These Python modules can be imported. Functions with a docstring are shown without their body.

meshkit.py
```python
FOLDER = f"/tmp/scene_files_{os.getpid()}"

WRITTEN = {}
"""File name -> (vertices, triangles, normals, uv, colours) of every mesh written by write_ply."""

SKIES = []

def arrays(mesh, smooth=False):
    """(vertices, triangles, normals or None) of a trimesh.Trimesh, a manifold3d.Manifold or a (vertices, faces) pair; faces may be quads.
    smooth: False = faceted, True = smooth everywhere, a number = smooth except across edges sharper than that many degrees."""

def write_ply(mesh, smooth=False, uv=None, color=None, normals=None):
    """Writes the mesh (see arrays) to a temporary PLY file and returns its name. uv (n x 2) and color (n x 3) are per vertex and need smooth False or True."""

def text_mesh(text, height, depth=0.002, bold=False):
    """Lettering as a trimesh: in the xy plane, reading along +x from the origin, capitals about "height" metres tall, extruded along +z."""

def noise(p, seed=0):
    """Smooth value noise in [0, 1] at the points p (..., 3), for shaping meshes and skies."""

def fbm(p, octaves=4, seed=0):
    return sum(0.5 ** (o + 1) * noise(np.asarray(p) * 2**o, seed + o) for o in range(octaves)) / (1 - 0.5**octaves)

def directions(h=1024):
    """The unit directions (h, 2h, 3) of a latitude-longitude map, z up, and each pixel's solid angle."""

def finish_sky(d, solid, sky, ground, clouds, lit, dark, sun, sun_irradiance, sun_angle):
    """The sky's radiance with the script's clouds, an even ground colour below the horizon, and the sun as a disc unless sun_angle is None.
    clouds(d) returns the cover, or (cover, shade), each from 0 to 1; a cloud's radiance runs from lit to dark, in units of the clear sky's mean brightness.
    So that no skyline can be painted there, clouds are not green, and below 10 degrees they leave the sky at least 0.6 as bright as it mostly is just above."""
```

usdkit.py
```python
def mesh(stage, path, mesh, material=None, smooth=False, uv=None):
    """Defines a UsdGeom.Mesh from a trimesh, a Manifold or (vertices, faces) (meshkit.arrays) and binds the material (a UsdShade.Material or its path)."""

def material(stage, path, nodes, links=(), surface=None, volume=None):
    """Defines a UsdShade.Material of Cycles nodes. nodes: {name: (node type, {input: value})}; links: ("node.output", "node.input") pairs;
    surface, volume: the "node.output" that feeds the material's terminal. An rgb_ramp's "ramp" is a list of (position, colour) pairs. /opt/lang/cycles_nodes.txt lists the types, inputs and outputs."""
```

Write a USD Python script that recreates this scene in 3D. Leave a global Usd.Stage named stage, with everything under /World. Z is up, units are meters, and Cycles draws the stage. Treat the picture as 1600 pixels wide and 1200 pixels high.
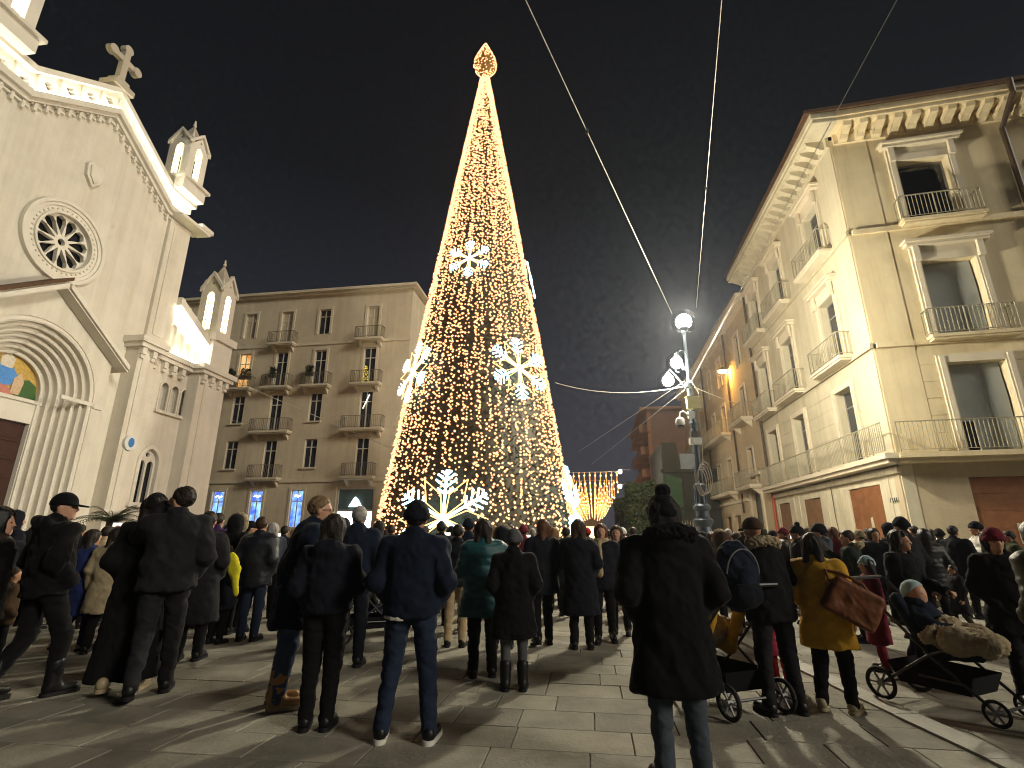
import math, random
import numpy as np, trimesh, usdkit, meshkit
from shapely.geometry import Polygon, Point, box as sbox, LineString
from shapely import affinity, union_all
from pxr import Usd, UsdGeom, UsdLux, UsdShade, Gf, Sdf, Vt

random.seed(7)
rng = np.random.default_rng(7)
PI = math.pi
stage = Usd.Stage.CreateInMemory()
UsdGeom.SetStageUpAxis(stage, "Z")
UsdGeom.SetStageMetersPerUnit(stage, 1.0)
UsdGeom.Xform.Define(stage, "/World")
UsdGeom.Scope.Define(stage, "/World/Looks")

# ------------------------------------------------------------------ camera, sky, moonlight, exposure
HC, FPX, PITCH = 1.45, 800.0, math.radians(16.5)      # eye height, focal length in pixels of a 1600 px wide picture, upward pitch
cam = UsdGeom.Camera.Define(stage, "/World/camera")
cam.AddTranslateOp().Set(Gf.Vec3d(0, 0, HC))
cam.AddRotateXOp().Set(90 + math.degrees(PITCH))
cam.CreateHorizontalApertureAttr(36.0)
cam.CreateVerticalApertureAttr(27.0)
cam.CreateFocalLengthAttr(36.0 * FPX / 1600)
cam.CreateClippingRangeAttr(Gf.Vec2f(0.05, 2000))
cam.CreateExposureAttr(0.45)

SUN_AZ, SUN_EL = math.radians(124), math.radians(24)   # the even light of the square's other side, from behind the camera on the right
def _sky():
    usdkit.material(stage, "/World/Looks/night_sky", {
        "s": ("sky_texture", {"sky_type": "single_scattering", "sun_disc": False, "sun_elevation": math.radians(-4.0), "sun_rotation": SUN_AZ, "altitude": 100.0, "aerosol_density": 2.0}),
        "t": ("mix", {"mix_type": "add", "fac": 1.0, "color2": (0.0, 0.0, 0.0)}),
        "g": ("geometry", {}), "x": ("separate_xyz", {}),
        "r": ("rgb_ramp", {"ramp": [(0.0, (0.30, 0.31, 0.40)), (0.16, (0.24, 0.26, 0.36)), (0.36, (0.125, 0.14, 0.19)), (0.6, (0.045, 0.049, 0.058)), (1.0, (0.025, 0.025, 0.028))]}),
        "b": ("background_shader", {"strength": 0.10})},
        [("g.position", "x.vector"), ("x.z", "r.fac"), ("s.color", "t.color1"), ("r.color", "t.color2"), ("t.color", "b.color")], surface="b.background")
    d = UsdLux.DomeLight.Define(stage, "/World/sky")
    UsdShade.MaterialBindingAPI.Apply(d.GetPrim()).Bind(UsdShade.Material.Get(stage, "/World/Looks/night_sky"))
    d.GetPrim().SetCustomDataByKey("kind", "structure")
    s = UsdLux.DistantLight.Define(stage, "/World/moonlight")
    s.CreateNormalizeAttr(True); s.CreateIntensityAttr(0.34); s.CreateAngleAttr(14.0)
    s.CreateColorAttr(Gf.Vec3f(1.0, 0.925, 0.765))
    s.AddRotateZOp().Set(-math.degrees(SUN_AZ)); s.AddRotateXOp().Set(-(90 - math.degrees(SUN_EL)))
_sky()
LAMP_POWER, BULB_POWER, FLAKE_POWER, STRIP_POWER = 1900.0, 2.7, 4.6, 42.0

# ------------------------------------------------------------------ picture to place helpers
CP, SP = math.cos(PITCH), math.sin(PITCH)
def ray(px, py):
    a, b = px - 800.0, 600.0 - py
    return np.array([a, FPX * CP - b * SP, FPX * SP + b * CP])
def at(px, py, Y):                       # the point seen at a pixel, Y metres ahead
    r = ray(px, py); return np.array([0, 0, HC]) + r * (Y / r[1])
def depth_of(py):                        # how far ahead the ground seen at a row lies
    r = ray(800, py); return -HC / r[2] * r[1]
def rise(py, Y):
    r = ray(800, py); return HC + r[2] / r[1] * Y

# ------------------------------------------------------------------ materials
_m = {}
def mat(name, color, rough=0.7, var=0.12, scale=3.0, bump=0.0, bscale=40.0, metal=0.0, spec=0.3, coat=0.0, sheen=0.0, streak=None, obj=False, dirt=None):
    if name in _m: return _m[name]
    c = np.array(color, float)
    n = {"p": ("principled_bsdf", {"roughness": rough, "metallic": metal, "specular_ior_level": spec, "coat_weight": coat, "sheen_weight": sheen, "sheen_roughness": 0.4})}
    l = []
    if obj: n["g"] = ("texture_coordinate", {}); co = "g.object"
    else: n["g"] = ("geometry", {}); co = "g.position"
    n["n"] = ("noise_texture", {"scale": scale, "detail": 6.0, "roughness": 0.62})
    n["r"] = ("rgb_ramp", {"ramp": [(0.25, tuple(c * (1 - var))), (0.5, tuple(c)), (0.78, tuple(np.minimum(c * (1 + var), 0.95)))]})
    l += [(co, "n.vector"), ("n.fac", "r.fac")]
    out = "r.color"
    if streak:                            # streaks of dirt that run down a wall
        n["mp"] = ("mapping", {"scale": (1.6, 1.6, 0.09)})
        n["n2"] = ("noise_texture", {"scale": 1.5, "detail": 5.0, "roughness": 0.7})
        n["r2"] = ("rgb_ramp", {"ramp": [(0.42, (1, 1, 1)), (0.72, tuple(1 - streak * np.array([0.8, 1.0, 1.2])))]})
        n["m2"] = ("mix", {"mix_type": "multiply", "fac": 1.0})
        l += [(co, "mp.vector"), ("mp.vector", "n2.vector"), ("n2.fac", "r2.fac"), (out, "m2.color1"), ("r2.color", "m2.color2")]
        out = "m2.color"
    l.append((out, "p.base_color"))
    if bump:
        n["nb"] = ("noise_texture", {"scale": bscale, "detail": 4.0})
        n["b"] = ("bump", {"strength": bump, "distance": 0.02})
        l += [(co, "nb.vector"), ("nb.fac", "b.height"), ("b.normal", "p.normal")]
    _m[name] = usdkit.material(stage, "/World/Looks/" + name, n, l, surface="p.BSDF")
    return _m[name]
def glow(name, color, strength):
    if name not in _m:
        _m[name] = usdkit.material(stage, "/World/Looks/" + name, {"e": ("emission", {"color": color, "strength": strength})}, [], surface="e.emission")
    return _m[name]
def glow_cloudy(name, a, b, strength, scale):     # a lit window: uneven light of the room behind it
    if name not in _m:
        _m[name] = usdkit.material(stage, "/World/Looks/" + name, {"g": ("geometry", {}), "n": ("noise_texture", {"scale": scale, "detail": 3.0}),
            "r": ("rgb_ramp", {"ramp": [(0.35, a), (0.65, b)]}), "e": ("emission", {"strength": strength})},
            [("g.position", "n.vector"), ("n.fac", "r.fac"), ("r.color", "e.color")], surface="e.emission")
    return _m[name]
def glow_varied(name, ramp, strength):    # each bulb its own tint and brightness
    if name not in _m:
        _m[name] = usdkit.material(stage, "/World/Looks/" + name, {
            "g": ("geometry", {}), "r": ("rgb_ramp", {"ramp": ramp, "interpolate": False}),
            "m": ("math", {"math_type": "multiply_add", "value2": strength * 1.1, "value3": strength * 0.35}),
            "w": ("white_noise_texture", {"dimensions": "1D"}), "e": ("emission", {})},
            [("g.random_per_island", "r.fac"), ("g.random_per_island", "w.w"), ("w.value", "m.value1"), ("m.value", "e.strength"), ("r.color", "e.color")], surface="e.emission")
    return _m[name]
def pane_mat(name, tint=(0.6, 0.65, 0.7), rough=0.03):
    if name not in _m:
        _m[name] = usdkit.material(stage, "/World/Looks/" + name, {
            "t": ("transparent_bsdf", {"color": tint}), "g": ("glossy_bsdf", {"color": (0.9, 0.9, 0.9), "roughness": rough}),
            "f": ("fresnel", {"IOR": 1.6}), "x": ("mix_closure", {})},
            [("f.fac", "x.fac"), ("t.BSDF", "x.closure1"), ("g.BSDF", "x.closure2")], surface="x.closure")
    return _m[name]

# ------------------------------------------------------------------ prims
_count = {}
def _path(parent, name):
    k = (parent, name); i = _count.get(k, 0); _count[k] = i + 1
    return f"{parent}/{name}" + (f"_{i:03d}" if i else "")
def tag(p, label=None, cat=None, group=None, kind=None):
    for k, v in (("label", label), ("category", cat), ("group", group), ("kind", kind)):
        if v: p.SetCustomDataByKey(k, v)
    return p
def thing(name, label, cat, loc=(0, 0, 0), rotz=0.0, group=None, kind=None):
    x = UsdGeom.Xform.Define(stage, _path("/World", name))
    x.AddTranslateOp().Set(Gf.Vec3d(*map(float, loc)))
    if rotz: x.AddRotateZOp().Set(float(math.degrees(rotz)))
    return str(tag(x.GetPrim(), label, cat, group, kind).GetPath())
def part(parent, name, mesh, m, smooth=False, label=None, kind=None):
    if isinstance(mesh, MB): mesh = mesh.get()
    p = usdkit.mesh(stage, _path(parent, name), mesh, m, smooth=smooth)
    tag(p.GetPrim(), label, None, None, kind)
    return str(p.GetPath())
def solo(name, mesh, m, label=None, cat=None, group=None, kind=None, smooth=False):
    if isinstance(mesh, MB): mesh = mesh.get()
    p = usdkit.mesh(stage, _path("/World", name), mesh, m, smooth=smooth)
    tag(p.GetPrim(), label, cat, group, kind)
    return str(p.GetPath())
def copy_of(src, name, label, cat, loc, rotz=0.0, group=None):
    t = thing(name, label, cat, loc, rotz, group)
    pr = stage.GetPrimAtPath(t); pr.GetReferences().AddInternalReference(src); pr.SetInstanceable(True)
    return t

# ------------------------------------------------------------------ mesh builder
_BV = np.array([[x, y, z] for x in (0, 1) for y in (0, 1) for z in (0, 1)], float)
_BF = np.array([[0, 1, 3], [0, 3, 2], [4, 6, 7], [4, 7, 5], [0, 4, 5], [0, 5, 1], [2, 3, 7], [2, 7, 6], [0, 2, 6], [0, 6, 4], [1, 5, 7], [1, 7, 3]])
def tube_mesh(pts, r, sides=8, cap=True):
    p = np.asarray(pts, float); n = len(p); r = np.broadcast_to(np.asarray(r, float), (n,))
    t = np.gradient(p, axis=0); t /= np.linalg.norm(t, axis=1, keepdims=True) + 1e-12
    ref = np.array([0, 0, 1.0]) if abs(t[0][2]) < 0.9 else np.array([1.0, 0, 0])
    V = []
    ang = np.arange(sides) * 2 * PI / sides
    for i in range(n):
        a = np.cross(t[i], ref); a /= np.linalg.norm(a) + 1e-12
        b = np.cross(t[i], a)
        ref = np.cross(a, t[i]) if False else ref
        V.append(p[i] + r[i] * (np.cos(ang)[:, None] * a + np.sin(ang)[:, None] * b))
    V = np.vstack(V); F = []
    for i in range(n - 1):
        for j in range(sides):
            k = (j + 1) % sides
            a, b, c, d = i * sides + j, i * sides + k, (i + 1) * sides + k, (i + 1) * sides + j
            F += [[a, b, c], [a, c, d]]
    if cap:
        V = np.vstack([V, p[:1], p[-1:]])
        for j in range(sides):
            k = (j + 1) % sides
            F.append([n * sides, k, j]); F.append([n * sides + 1, (n - 1) * sides + j, (n - 1) * sides + k])
    return V, np.array(F)
class MB:
    def __init__(s, M=None): s.V, s.F, s.n, s.M = [], [], 0, M
    def add(s, v, f):
        v = np.asarray(v, float); f = np.asarray(f, int)
        if f.shape[1] == 4: f = np.vstack([f[:, [0, 1, 2]], f[:, [0, 2, 3]]])
        if s.M is not None: v = v @ s.M[:3, :3].T + s.M[:3, 3]
        s.V.append(v); s.F.append(f + s.n); s.n += len(v); return s
    def box(s, x0, y0, z0, x1, y1, z1):
        return s.add(_BV * [x1 - x0, y1 - y0, z1 - z0] + [x0, y0, z0], _BF)
    def cbox(s, c, size, R=None):
        v = (_BV - 0.5) * size
        if R is not None: v = v @ np.asarray(R).T
        return s.add(v + c, _BF)
    def bar(s, a, b, w, h=None, up=(0, 0, 1)):          # a square bar from a to b
        a, b = np.asarray(a, float), np.asarray(b, float); d = b - a; L = np.linalg.norm(d); d /= L
        up = np.asarray(up, float)
        if abs(d @ up) > 0.98: up = np.array([1.0, 0, 0])
        x = np.cross(d, up); x /= np.linalg.norm(x); y = np.cross(x, d)
        return s.cbox((a + b) / 2, [w, h or w, L], np.stack([x, y, d], 1))
    def tube(s, pts, r, sides=8, cap=True): return s.add(*tube_mesh(pts, r, sides, cap))
    def lathe(s, prof, sides=16, c=(0, 0, 0), phase=0.0):
        prof = np.asarray(prof, float); a = np.arange(sides) * 2 * PI / sides + phase
        V = np.vstack([np.stack([r * np.cos(a), r * np.sin(a), np.full(sides, z)], 1) for r, z in prof]) + c
        F = []
        for i in range(len(prof) - 1):
            for j in range(sides):
                k = (j + 1) % sides
                F += [[i * sides + j, i * sides + k, (i + 1) * sides + k], [i * sides + j, (i + 1) * sides + k, (i + 1) * sides + j]]
        return s.add(V, F)
    def sphere(s, c, r, sub=2):
        m = trimesh.creation.icosphere(sub, 1.0); return s.add(m.vertices * np.asarray(r) + c, m.faces)
    def wall(s, poly, y0, depth):                        # a shapely polygon in (x, z), from y0 inward by depth
        for g in getattr(poly, "geoms", [poly]):
            if g.is_empty or g.area < 1e-6: continue
            m = trimesh.creation.extrude_polygon(g, depth, engine="earcut")
            v = np.array(m.vertices)
            s.add(np.stack([v[:, 0], v[:, 2] + y0, v[:, 1]], 1), np.array(m.faces)[:, ::-1])
        return s
    def get(s): return np.vstack(s.V), np.vstack(s.F)
def frameM(origin, ang):
    c, s = math.cos(ang), math.sin(ang)
    M = np.eye(4); M[:2, :2] = [[c, -s], [s, c]]; M[:3, 3] = origin; return M
def arch(cx, z0, zs, r, n=20, pointed=0.0):              # door or window outline: jambs from z0 to the springing zs, then an arch
    if pointed:
        R = r * (1 + pointed); a0 = math.acos((R - r) / R)
        L = [(cx + r - R + R * math.cos(t), zs + R * math.sin(t)) for t in np.linspace(0, a0, n // 2)]
        pts = L + [(2 * cx - x, z) for x, z in L[::-1][1:]]
    else:
        pts = [(cx + r * math.cos(t), zs + r * math.sin(t)) for t in np.linspace(0, PI, n)]
    return Polygon([(cx + r, z0)] + pts + [(cx - r, z0)])

# ------------------------------------------------------------------ shared materials
M_church = mat("cream_paint", (0.64, 0.60, 0.51), 0.8, 0.10, 0.9, 0.25, 18, streak=0.16)
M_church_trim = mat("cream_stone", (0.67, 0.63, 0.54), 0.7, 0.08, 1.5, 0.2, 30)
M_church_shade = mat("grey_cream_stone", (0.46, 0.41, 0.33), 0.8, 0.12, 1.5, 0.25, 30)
M_door = mat("brown_door", (0.045, 0.018, 0.014), 0.45, 0.25, 6, 0.2, 30)
M_dark = mat("dark_glass", (0.012, 0.014, 0.018), 0.12, 0.1, 2, spec=0.5)
M_glass = mat("window_glass", (0.03, 0.034, 0.042), 0.06, 0.25, 0.7, spec=0.6)
M_iron = mat("dark_iron", (0.06, 0.058, 0.055), 0.5, 0.2, 8, metal=0.3)
M_rail = mat("pale_railing", (0.34, 0.31, 0.22), 0.5, 0.1, 8)
M_beige = mat("beige_render", (0.60, 0.525, 0.39), 0.85, 0.12, 0.6, 0.25, 16, streak=0.16)
M_beige_trim = mat("beige_trim", (0.62, 0.55, 0.42), 0.8, 0.08, 1.0)
M_wood_white = mat("pale_window_wood", (0.55, 0.52, 0.45), 0.5, 0.06, 3)
M_shutter = mat("beige_shutter", (0.50, 0.43, 0.31), 0.6, 0.08, 3)
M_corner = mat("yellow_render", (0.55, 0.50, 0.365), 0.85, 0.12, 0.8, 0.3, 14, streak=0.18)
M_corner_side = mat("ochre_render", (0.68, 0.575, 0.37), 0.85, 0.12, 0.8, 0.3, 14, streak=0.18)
M_corner_trim = mat("pale_trim", (0.62, 0.55, 0.42), 0.7, 0.07, 1.5)
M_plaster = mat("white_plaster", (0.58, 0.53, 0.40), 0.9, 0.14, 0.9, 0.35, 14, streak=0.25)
M_board = mat("rust_board", (0.21, 0.085, 0.032), 0.7, 0.30, 2.5, 0.3, 12)
M_board_old = mat("brown_board", (0.19, 0.10, 0.045), 0.75, 0.30, 2.5, 0.3, 12)
M_roof = mat("roof_tile", (0.10, 0.055, 0.03), 0.85, 0.3, 3)
M_pipe = mat("brown_pipe", (0.06, 0.04, 0.025), 0.5, 0.2, 4)
M_redpipe = mat("red_pipe", (0.36, 0.07, 0.035), 0.5, 0.1, 4)
M_wire = mat("steel_wire", (0.5, 0.48, 0.42), 0.4, 0.1, 8, metal=0.2)
M_strip = glow("warm_led_strip", (1.0, 0.95, 0.80), STRIP_POWER)
M_strip_y = glow("yellow_led_strip", (1.0, 0.86, 0.40), STRIP_POWER * 0.8)
M_room = mat("grey_room", (0.30, 0.29, 0.26), 0.9, 0.1, 1)

# ------------------------------------------------------------------ ground
def build_ground():
    ang = math.radians(-8.6)
    g = MB().add([[-300, -60, -0.02], [300, -60, -0.02], [300, 400, -0.02], [-300, 400, -0.02]], [[0, 1, 2, 3]])
    n = {"g": ("geometry", {}), "mp": ("mapping", {"rotation": (0, 0, -ang)}),
         "b": ("brick_texture", {"scale": 1.0, "brick_width": 0.72, "row_height": 0.43, "mortar_size": 0.012, "color1": (0.21, 0.19, 0.145), "color2": (0.16, 0.145, 0.11), "mortar": (0.05, 0.045, 0.035)}),
         "p": ("principled_bsdf", {"roughness": 0.6})}
    m = usdkit.material(stage, "/World/Looks/ground_stone", n, [("g.position", "mp.vector"), ("mp.vector", "b.vector"), ("b.color", "p.base_color")], surface="p.BSDF")
    gp = solo("ground", g, m, kind="structure")
    tones = [mat(f"paving_stone_{i}", c, 0.82, 0.30, 2.6, 0.35, 30, spec=0.15) for i, c in enumerate([(0.245, 0.23, 0.185), (0.225, 0.21, 0.17), (0.27, 0.25, 0.20), (0.20, 0.185, 0.15)])]
    c, s = math.cos(ang), math.sin(ang)
    def world(r, q): return np.array([r * c - q * s, r * s + q * c])
    r_ = np.random.default_rng(3); slabs = []
    q = 1.6
    while q < 14.5:
        x = -16 + r_.uniform(0, 0.7)
        while x < 16:
            w = r_.uniform(0.5, 0.95); p = world(x + w / 2, q + 0.215)
            Y = p[1]
            if Y > 1.9 and abs(p[0]) < Y * 1.02 + 0.6:
                slabs.append((math.hypot(*p), x, q, w))
            x += w
        q += 0.43
    slabs.sort()
    rest = MB()
    for i, (d, x, q, w) in enumerate(slabs):
        z = r_.uniform(-0.002, 0.002); gp_ = 0.004
        pts = [world(x + gp_, q + gp_), world(x + w - gp_, q + gp_), world(x + w - gp_, q + 0.43 - gp_), world(x + gp_, q + 0.43 - gp_)]
        cc = np.mean(pts, 0); tz = r_.uniform(-0.0015, 0.0015, 4)
        top = [[*(cc + (p - cc) * (1 - 0.012 / (0.2 + w))), z + t] for p, t in zip(pts, tz)]
        mid = [[*p, z + t - 0.006] for p, t in zip(pts, tz)]
        bot = [[*p, -0.06] for p in pts]
        v = np.array(top + mid + bot)
        f = [[0, 1, 2, 3]] + [[4 + k, 4 + (k + 1) % 4, (k + 1) % 4, k] for k in range(4)] + [[8 + k, 8 + (k + 1) % 4, 4 + (k + 1) % 4, 4 + k] for k in range(4)]
        if i < 300: part(gp, "paving_slab", MB().add(v, f), tones[int(r_.integers(4))])
        else: rest.add(v, f)
    part(gp, "paving", rest, tones[1], kind="stuff")
    # light stone band along the walkway and the kerb of the pavement at the right
    kb = MB()
    d = np.array([0.02, 1.0])
    for k in range(14):
        y = 2.2 + k * 0.9; x = 3.17 + 0.01 * k
        kb.add(_BV * [0.22, 0.888, 0.07] + [x, y, -0.05], _BF)
    solo("stone_edging", kb, mat("light_kerb_stone", (0.31, 0.295, 0.25), 0.6, 0.15, 3, 0.3, 30), kind="structure")
    kb = MB(frameM((8.9, 10.5, 0), math.radians(81.2)))
    for k in range(26): kb.box(k * 1.0, -6.0, -0.05, k * 1.0 + 0.992, 0, 0.11)
    solo("pavement", kb, mat("pavement_stone", (0.22, 0.2, 0.15), 0.7, 0.15, 2, 0.3, 20), kind="structure")
build_ground()

# ------------------------------------------------------------------ windows and balconies for the house fronts
def window(parent, M, x0, x1, z0, z1, y, fm, pm, bars=True, fw=0.07, transom=0.72, name="window", label=None, sill=None):
    f = MB(M)
    f.box(x0, y, z0, x0 + fw, y + 0.06, z1).box(x1 - fw, y, z0, x1, y + 0.06, z1)
    f.box(x0 + fw, y, z0, x1 - fw, y + 0.06, z0 + fw).box(x0 + fw, y, z1 - fw, x1 - fw, y + 0.06, z1)
    if bars:
        xm = (x0 + x1) / 2; zt = z0 + (z1 - z0) * transom
        f.box(xm - fw * 0.6, y - 0.004, z0 + fw, xm + fw * 0.6, y + 0.05, z1 - fw)
        f.box(x0 + fw, y - 0.002, zt - fw / 2, xm - fw * 0.6, y + 0.05, zt + fw / 2).box(xm + fw * 0.6, y - 0.002, zt - fw / 2, x1 - fw, y + 0.05, zt + fw / 2)
    w = part(parent, name, f, fm, label=label)
    part(w, "pane", MB(M).box(x0 + fw * 0.5, y + 0.025, z0 + fw * 0.5, x1 - fw * 0.5, y + 0.035, z1 - fw * 0.5), pm)
    return w
def balcony(parent, M, x0, x1, z, proj, slab_m, rail_m, h=1.0, pitch=0.13, solid=None, thick=0.16, brackets=True, label=None):
    s = MB(M); s.box(x0, -proj, z - thick, x1, 0.0, z)
    s.box(x0 + 0.06, -proj + 0.06, z - thick - 0.08, x1 - 0.06, 0.0, z - thick)
    if brackets:
        for x in (x0 + 0.25, x1 - 0.45):
            s.wall(Polygon([(0, 0), (1, 0), (1, 1)]), 0, 0.001) if False else None
            s.add(np.array([[x, 0, z - thick - 0.55], [x + 0.2, 0, z - thick - 0.55], [x + 0.2, 0, z - thick - 0.08], [x, 0, z - thick - 0.08], [x, -proj * 0.75, z - thick - 0.08], [x + 0.2, -proj * 0.75, z - thick - 0.08]]),
                  [[0, 1, 2], [0, 2, 3], [0, 4, 5], [0, 5, 1], [3, 2, 5], [3, 5, 4], [0, 3, 4], [1, 5, 2]])
    b = part(parent, "balcony", s, slab_m, label=label)
    r = MB(M); o = 0.05
    segs = [((x0 + o, -proj + o), (x1 - o, -proj + o)), ((x0 + o, -proj + o), (x0 + o, 0)), ((x1 - o, -proj + o), (x1 - o, 0))]
    for (a, c) in segs:
        a, c = np.array(a), np.array(c); L = np.linalg.norm(c - a); n = max(2, int(L / pitch))
        r.bar([*a, z + h], [*c, z + h], 0.05, 0.03); r.bar([*a, z + 0.09], [*c, z + 0.09], 0.03, 0.02)
        for k in range(n + 1):
            p = a + (c - a) * k / n; w = 0.034 if k % 8 == 0 else 0.018
            r.bar([*p, z + (0.0 if k % 8 == 0 else 0.09)], [*p, z + h], w, w)
    part(b, "railing", r, rail_m)
    if solid:
        part(b, "screen", MB(M).box(x0 + o, -proj + o - 0.02, z + 0.1, x1 - o, -proj + o + 0.012, z + h - 0.06), solid)
    return b

# ------------------------------------------------------------------ church on the left
def build_church():
    A = math.atan2(0.9936, 0.1133)
    t = thing("church", "large cream white church with rose window, gabled portal and lit parapets at the left", "church", (-18.3, 0, 0), A)
    P = lambda n, m, mt=M_church, par=t, **k: part(par, n, m, mt, **k)
    UC, UP = 17.0, 16.4
    T = [(11.6, 17.1), (14.1, 17.1), (17.1, 19.25), (20.5, 17.1), (22.05, 17.1)]
    Tx, Tz = zip(*T)
    top = lambda u, d=0.0: np.interp(u, Tx, Tz) - d
    line = lambda d, us=None: [(u, top(u, d)) for u in (us or Tx)]
    rose = Point(16.6, 11.75)
    portal = arch(UP, 0, 6.2, 2.34)
    wall = Polygon([(11.6, 0), (22.0, 0)] + line(1.0, [22.0, 20.5, 17.1, 14.1, 11.6])).difference(rose.buffer(1.06, 32)).difference(portal)
    P("wall", MB().wall(wall, 0, 0.5))
    P("wall", MB().box(11.7, 0.5, 0, 12.2, 26, 16).box(21.4, 0.5, 0, 21.9, 26, 16), label="side walls of the nave")
    P("roof", MB().add([[11.4, 0.5, 15.9], [17.1, 0.5, 18.1], [22.2, 0.5, 15.9], [11.4, 26, 15.9], [17.1, 26, 18.1], [22.2, 26, 15.9]], [[0, 1, 4, 3], [1, 2, 5, 4]]), M_roof)
    # parapet that follows the gable, with quatrefoil holes
    par = Polygon(line(0.98) + line(0.14)[::-1])
    holes = []
    for u in np.arange(11.9, 22, 0.72):
        z = top(u, 0.55)
        holes.append(union_all([Point(u + dx, z + dz).buffer(0.085, 4) for dx, dz in ((0.09, 0), (-0.09, 0), (0, 0.09), (0, -0.09))]))
    P("parapet", MB().wall(par.difference(union_all(holes)), 0.12, 0.2), M_church_trim)
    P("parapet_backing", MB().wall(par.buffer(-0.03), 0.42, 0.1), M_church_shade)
    dv = MB()
    for u in np.arange(11.54, 22, 0.72): dv.box(u - 0.05, 0.02, top(u, 0.94), u + 0.05, 0.119, top(u, 0.17))
    P("parapet_divider", dv, M_church_trim, kind="stuff")
    cop, cor, led = MB(), MB(), MB()
    for (a, b) in zip(T[:-1], T[1:]):
        a, b = np.array(a), np.array(b)
        seg = Polygon([a - (0, 0.139), b - (0, 0.139), b + (0, 0.1), a + (0, 0.1)]); cop.wall(seg, -0.16, 0.75)
        seg = Polygon([a - (0, 1.25), b - (0, 1.25), b - (0, 0.985), a - (0, 0.985)]); cor.wall(seg, -0.34, 0.335)
        seg = Polygon([a - (0, 1.42), b - (0, 1.42), b - (0, 1.252), a - (0, 1.252)]); cor.wall(seg, -0.2, 0.195)
        led.tube([[a[0], -0.2, a[1] - 0.95], [b[0], -0.2, b[1] - 0.95]], 0.022, 6)
    P("coping", cop, M_church_trim); P("cornice", cor, M_church_trim); P("light_strip", led, M_strip)
    cor = MB().box(21.95, -0.75, 15.85, 22.75, 0.4, 16.05).box(20.7, -0.72, 15.7, 22.6, 0, 15.849)
    P("cornice", cor, M_church_trim)
    cb = MB()
    for u in np.arange(11.9, 20.6, 0.36):
        z = top(u, 1.44); cb.box(u - 0.05, -0.14, z - 0.3, u + 0.05, 0, z).box(u - 0.13, -0.1, z - 0.12, u + 0.23, 0, z - 0.04)
    P("corbel_table", cb, M_church_trim, kind="stuff")
    for u0, u1 in ((11.6, 13.0), (20.75, 22.0)):
        P("pilaster", MB().box(u0, -0.16, 9.5, u1, 0, 15.6).box(u0 + 0.25, -0.2, 9.9, u1 - 0.25, -0.16, 15.3))
    P("buttress", MB().box(20.1, -0.62, 0, 20.95, 0, 8.95).box(20.0, -0.7, 0, 21.05, 0, 0.9).box(20.32, -0.66, 1.2, 20.73, -0.62, 8.7), M_church)
    # rose window: mouldings, beaded ring and stone tracery of twelve petals
    c = rose
    rw = MB().wall(c.buffer(1.55, 48).difference(c.buffer(1.42, 48)), -0.16, 0.155).wall(c.buffer(1.42, 48).difference(c.buffer(1.3, 48)), -0.1, 0.095)
    rw.wall(c.buffer(1.3, 48).difference(c.buffer(1.06, 48)), -0.05, 0.045).wall(c.buffer(1.1, 48).difference(c.buffer(1.02, 48)), -0.12, 0.3)
    r = P("rose_window", rw, M_church_trim)
    bd = MB()
    for k in range(40):
        a = 2 * PI * k / 40; bd.sphere([c.x + 1.18 * math.cos(a), -0.07, c.y + 1.18 * math.sin(a)], 0.04, 1)
    part(r, "beading", bd, M_church_trim)
    tr = c.buffer(1.04, 48); pet = []
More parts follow.
